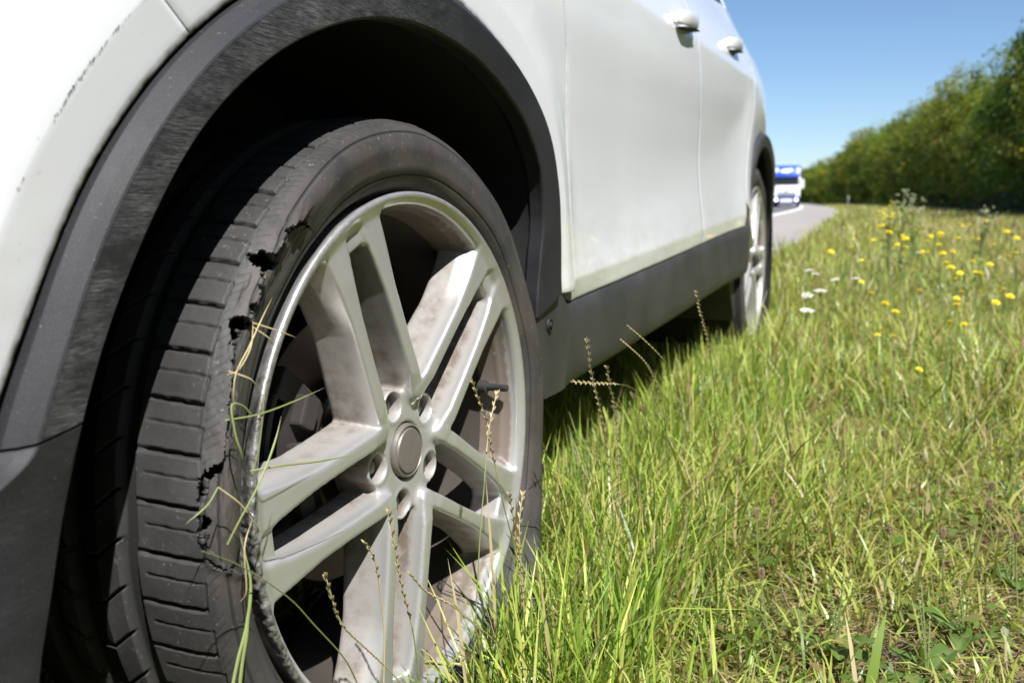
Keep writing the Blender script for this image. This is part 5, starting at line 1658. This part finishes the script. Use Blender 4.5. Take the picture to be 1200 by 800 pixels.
# low bushes at the hedge foot
def bush_mesh(seed):
    r = np.random.default_rng(seed); n = 2600
    o = r.normal(size=(n, 3)); o /= np.linalg.norm(o, axis=1)[:, None]; o[:, 2] = np.abs(o[:, 2])
    P = o * r.uniform(.35, 1, n)[:, None] ** .5 * np.array([.95, .95, .85]) * (.8 + .35 * fnoise(o[:, 0] * 3 + 9, o[:, 1] * 3 + 9, seed, 2))[:, None]
    nrm = o + r.normal(size=(n, 3)) * .5; nrm /= np.linalg.norm(nrm, axis=1)[:, None]
    t = np.cross(nrm, r.normal(size=(n, 3))); t /= np.linalg.norm(t, axis=1)[:, None]; b = np.cross(nrm, t)
    l_ = r.uniform(.04, .075, n)[:, None]; w_ = l_ * .5
    V = np.stack([P - t * l_, P + b * w_, P + t * l_, P - b * w_], 1).reshape(-1, 3)
    pal = np.array([(.05, .08, .018), (.075, .10, .02), (.10, .115, .03)])
    c = pal[r.integers(0, 3, n)] * r.uniform(.8, 1.2, n)[:, None]
    return mesh_np('foliage', V, [np.arange(n)[:, None] * 4 + np.arange(4)], M['leaf'], smooth=False, cols=np.repeat(c, 4, 0))
BU = [bush_mesh(1), bush_mesh(2)]
for i, yy in enumerate((13, 17, 20.5, 24, 28, 33, 39, 46, 55, 64)):
    x = float(spl(TX[:, 0], TX[:, 1], yy)) - 2.2 + r.uniform(-.4, .4)
    root = empty('bush', (x, yy, float(gz(x, yy))), rot=(0, 0, i * 1.7)); tag(root, f'low leafy bush at the shaded hedge foot, {ORDN[i]} bush counted from the right', 'bush', 'low bushes at the foot of the hedge')
    o = link('foliage', BU[i % 2], root); s_ = r.uniform(.7, 1.2); o.scale = (s_ * 1.2, s_ * 1.4, s_)

# ------------------------------------------------------------------ roadside marker posts
def marker(x, y, lab):
    root = empty('marker_post', (x, y, float(gz(x, y)))); tag(root, lab, 'marker post', 'white marker posts along the road edge')
    MB().prism([(-.06, -.05), (.06, -.05), (.05, .05), (-.05, .05)], -.1, 1.0, 'Z').build('post', M['line'], root, bevel=.012)
    MB().box((0, -.0, .80), (.13, .115, .22)).build('black_band', M['dark'], root)
    MB().box((0, -.062, .80), (.05, .008, .16)).build('reflector', M['lamp'], root)
marker(-3.9, 96, 'white roadside marker post on the bend, nearer and more to the right')
marker(-15.8, 205, 'tiny white roadside marker post far round the bend beside the truck')

# ------------------------------------------------------------------ truck
def truck():
    y0 = 95.0
    T = empty('truck', (-9.45, y0, 0.0), rot=(0, 0, .09)); tag(T, 'blue and white articulated truck coming round the bend with its lights on', 'truck')
    w = 1.25
    # cab shell: outline in side view, extruded across, roof rounded by bevel
    MB().prism([(0.02, .95), (-.02, 1.45), (.03, 1.75), (.30, 2.85), (.42, 2.95), (2.0, 2.95), (2.0, .95)], -w, w, 'X').build('cab', M['tr_white'], T, smooth=True, bevel=.07)
    MB().prism([(.34, 2.90), (.42, 3.2), (.95, 3.86), (1.25, 3.95), (2.0, 3.95), (2.0, 2.90)], -1.18, 1.18, 'X').build('roof_deflector', M['tr_blue'], T, smooth=True, bevel=.10)
    # windscreen follows the slope
    ws = MB(); pts = []
    for t, k in ((0, 1.0), (.5, .985), (1, .96)):
        z = 2.08 + .78 * t; y = .03 + .27 * (z - 1.75) / 1.1 - .03
        for s_ in (-1, -.5, 0, .5, 1): pts.append((s_ * 1.12 * k, y - .05 * (1 - s_ * s_) + .0, z))
    ws.add(pts, [(r_ * 5 + c, r_ * 5 + c + 1, r_ * 5 + c + 6, r_ * 5 + c + 5) for r_ in range(2) for c in range(4)])
    o = ws.build('windscreen', M['glass'], T, smooth=True)
    md = o.modifiers.new('t', 'SOLIDIFY'); md.thickness = .02
    MB().box((0, .16, 2.83), (2.3, .16, .14)).build('sun_visor', M['tr_navy'], T, bevel=.03)
    # emblem on the deflector: a white cloud-like oval mark
    for cx, cz, rx, rz in ((-.10, 3.42, .52, .19), (.24, 3.50, .30, .17), (-.42, 3.36, .2, .12)):
        mb = MB(); n = 24
        yy = lambda z: .42 + (z - 3.2) * .53 / .66 - .035
        f = [(cx + rx * math.cos(2 * math.pi * k / n), yy(cz + rz * math.sin(2 * math.pi * k / n)), cz + rz * math.sin(2 * math.pi * k / n)) for k in range(n)]
        bk = [(p[0], p[1] + .05, p[2]) for p in f]
        mb.add(f + bk, [tuple(range(n)), tuple(range(n, 2 * n))[::-1]] + [(k, (k + 1) % n, n + (k + 1) % n, n + k) for k in range(n)])
        mb.build('emblem', M['tr_white'], T)
    for s_ in (-1, 1):
        mb = MB(); mb.lathe([(-.16, .02), (-.15, .16), (-.02, .26), (.05, .27), (.3, .24)], 20, 'Y')
        o = mb.build('roof_marker_panel', M['tr_white'], T, smooth=True); o.location = (s_ * .98, .62, 3.42); o.scale = (.9, 1, 1.15)
    # front panel, grille
    MB().prism([(-.035, 1.0), (-.07, 1.4), (.03, 2.06), (.09, 2.06), (.05, 1.0)], -1.0, 1.0, 'X').build('front_panel', M['tr_white'], T, smooth=True, bevel=.02)
    for z in (1.06, 1.16, 1.26, 1.36):
        MB().box((0, -.075, z), (1.62, .03, .05)).build('grille_slat', M['tr_grille'], T, bevel=.008)
    d = MB().prism([(-.14, 0), (0, .11), (.14, 0), (0, -.11)], -.03, .03, 'Y').build('badge', M['chrome'], T, bevel=.01); d.location = (0, -.095, 1.56)
    # bumper
    MB().prism([(-.12, .45), (-.14, .95), (.02, 1.0), (.5, 1.0), (.5, .30), (0, .30)], -w, w, 'X').build('bumper', M['tr_navy'], T, smooth=True, bevel=.05)
    MB().box((0, -.145, .62), (1.15, .04, .34)).build('bumper_centre', M['tr_white'], T, bevel=.02)
    pl = MB().box((0, -.175, .60), (.52, .012, .11)).build('number_plate', M['line'], T)
    for s_ in (-1, 1):
        MB().box((s_ * .92, -.135, .70), (.50, .05, .30)).build('headlight_housing', M['tr_navy'], T, bevel=.03)
        mb = MB(); mb.lathe([(-.05, .001), (-.045, .09), (-.02, .135), (.03, .14)], 24, 'Y')
        o = mb.build('headlight', M['lamp_on'], T, smooth=True); o.location = (s_ * .92, -.15, .70)
        # mirrors
        mb = MB(); mb.box((s_ * 1.45, .12, 2.18), (.26, .16, .85)); mb.box((s_ * 1.30, .16, 2.48), (.3, .06, .05)); mb.box((s_ * 1.30, .16, 1.86), (.3, .06, .05))
        mb.build('door_mirror', M['tr_white'], T, bevel=.03)
        MB().box((s_ * 1.262, .95, 2.25), (.012, .85, .62)).build('side_window', M['glass'], T)
        mb = MB(); mb.box((s_ * .55, .08, 2.08), (1.0, .03, .025), Matrix.Rotation(s_ * .06, 3, 'Y')); mb.build('wiper', M['dark'], T)
        MB().box((s_ * 1.06, -.05, 1.22), (.34, .10, .42)).build('corner_panel', M['tr_white'], T, bevel=.03)
    # wheels
    def wh(x, y):
        root = empty('wheel', (x, y, .5), T)
        s_ = 1 if x > 0 else -1
        a_ = MB().lathe([(-.15, .30), (-.16, .46), (-.12, .50), (.12, .50), (.16, .46), (.15, .30)], 32).build('tyre', M['dark'], root, smooth=True)
        b_ = MB().lathe([(.02, .001), (.10, .10), (.10, .16), (.02, .22), (.12, .30), (.14, .31)], 32).build('rim', M['tr_grille'], root, smooth=True); b_.scale = (s_, 1, 1)
    for y in (1.35, 5.0, 10.5, 11.8, 13.1):
        for s_ in (-1, 1): wh(s_ * 1.08, y)
    # trailer
    MB().box((0, 8.2, 2.55), (2.5, 12.0, 2.75)).build('trailer_box', M['tr_blue'], T, bevel=.05)
    MB().box((0, 7.2, .95), (1.0, 12.8, .26)).build('chassis', M['dark'], T)
    return T
g = G('lit_headlamp'); g.set(Base_Color=(.9, .9, .95, 1), Emission_Color=(.95, .97, 1.0, 1), Emission_Strength=2.5, Roughness=.15)
M['lamp_on'] = g.m
truck()
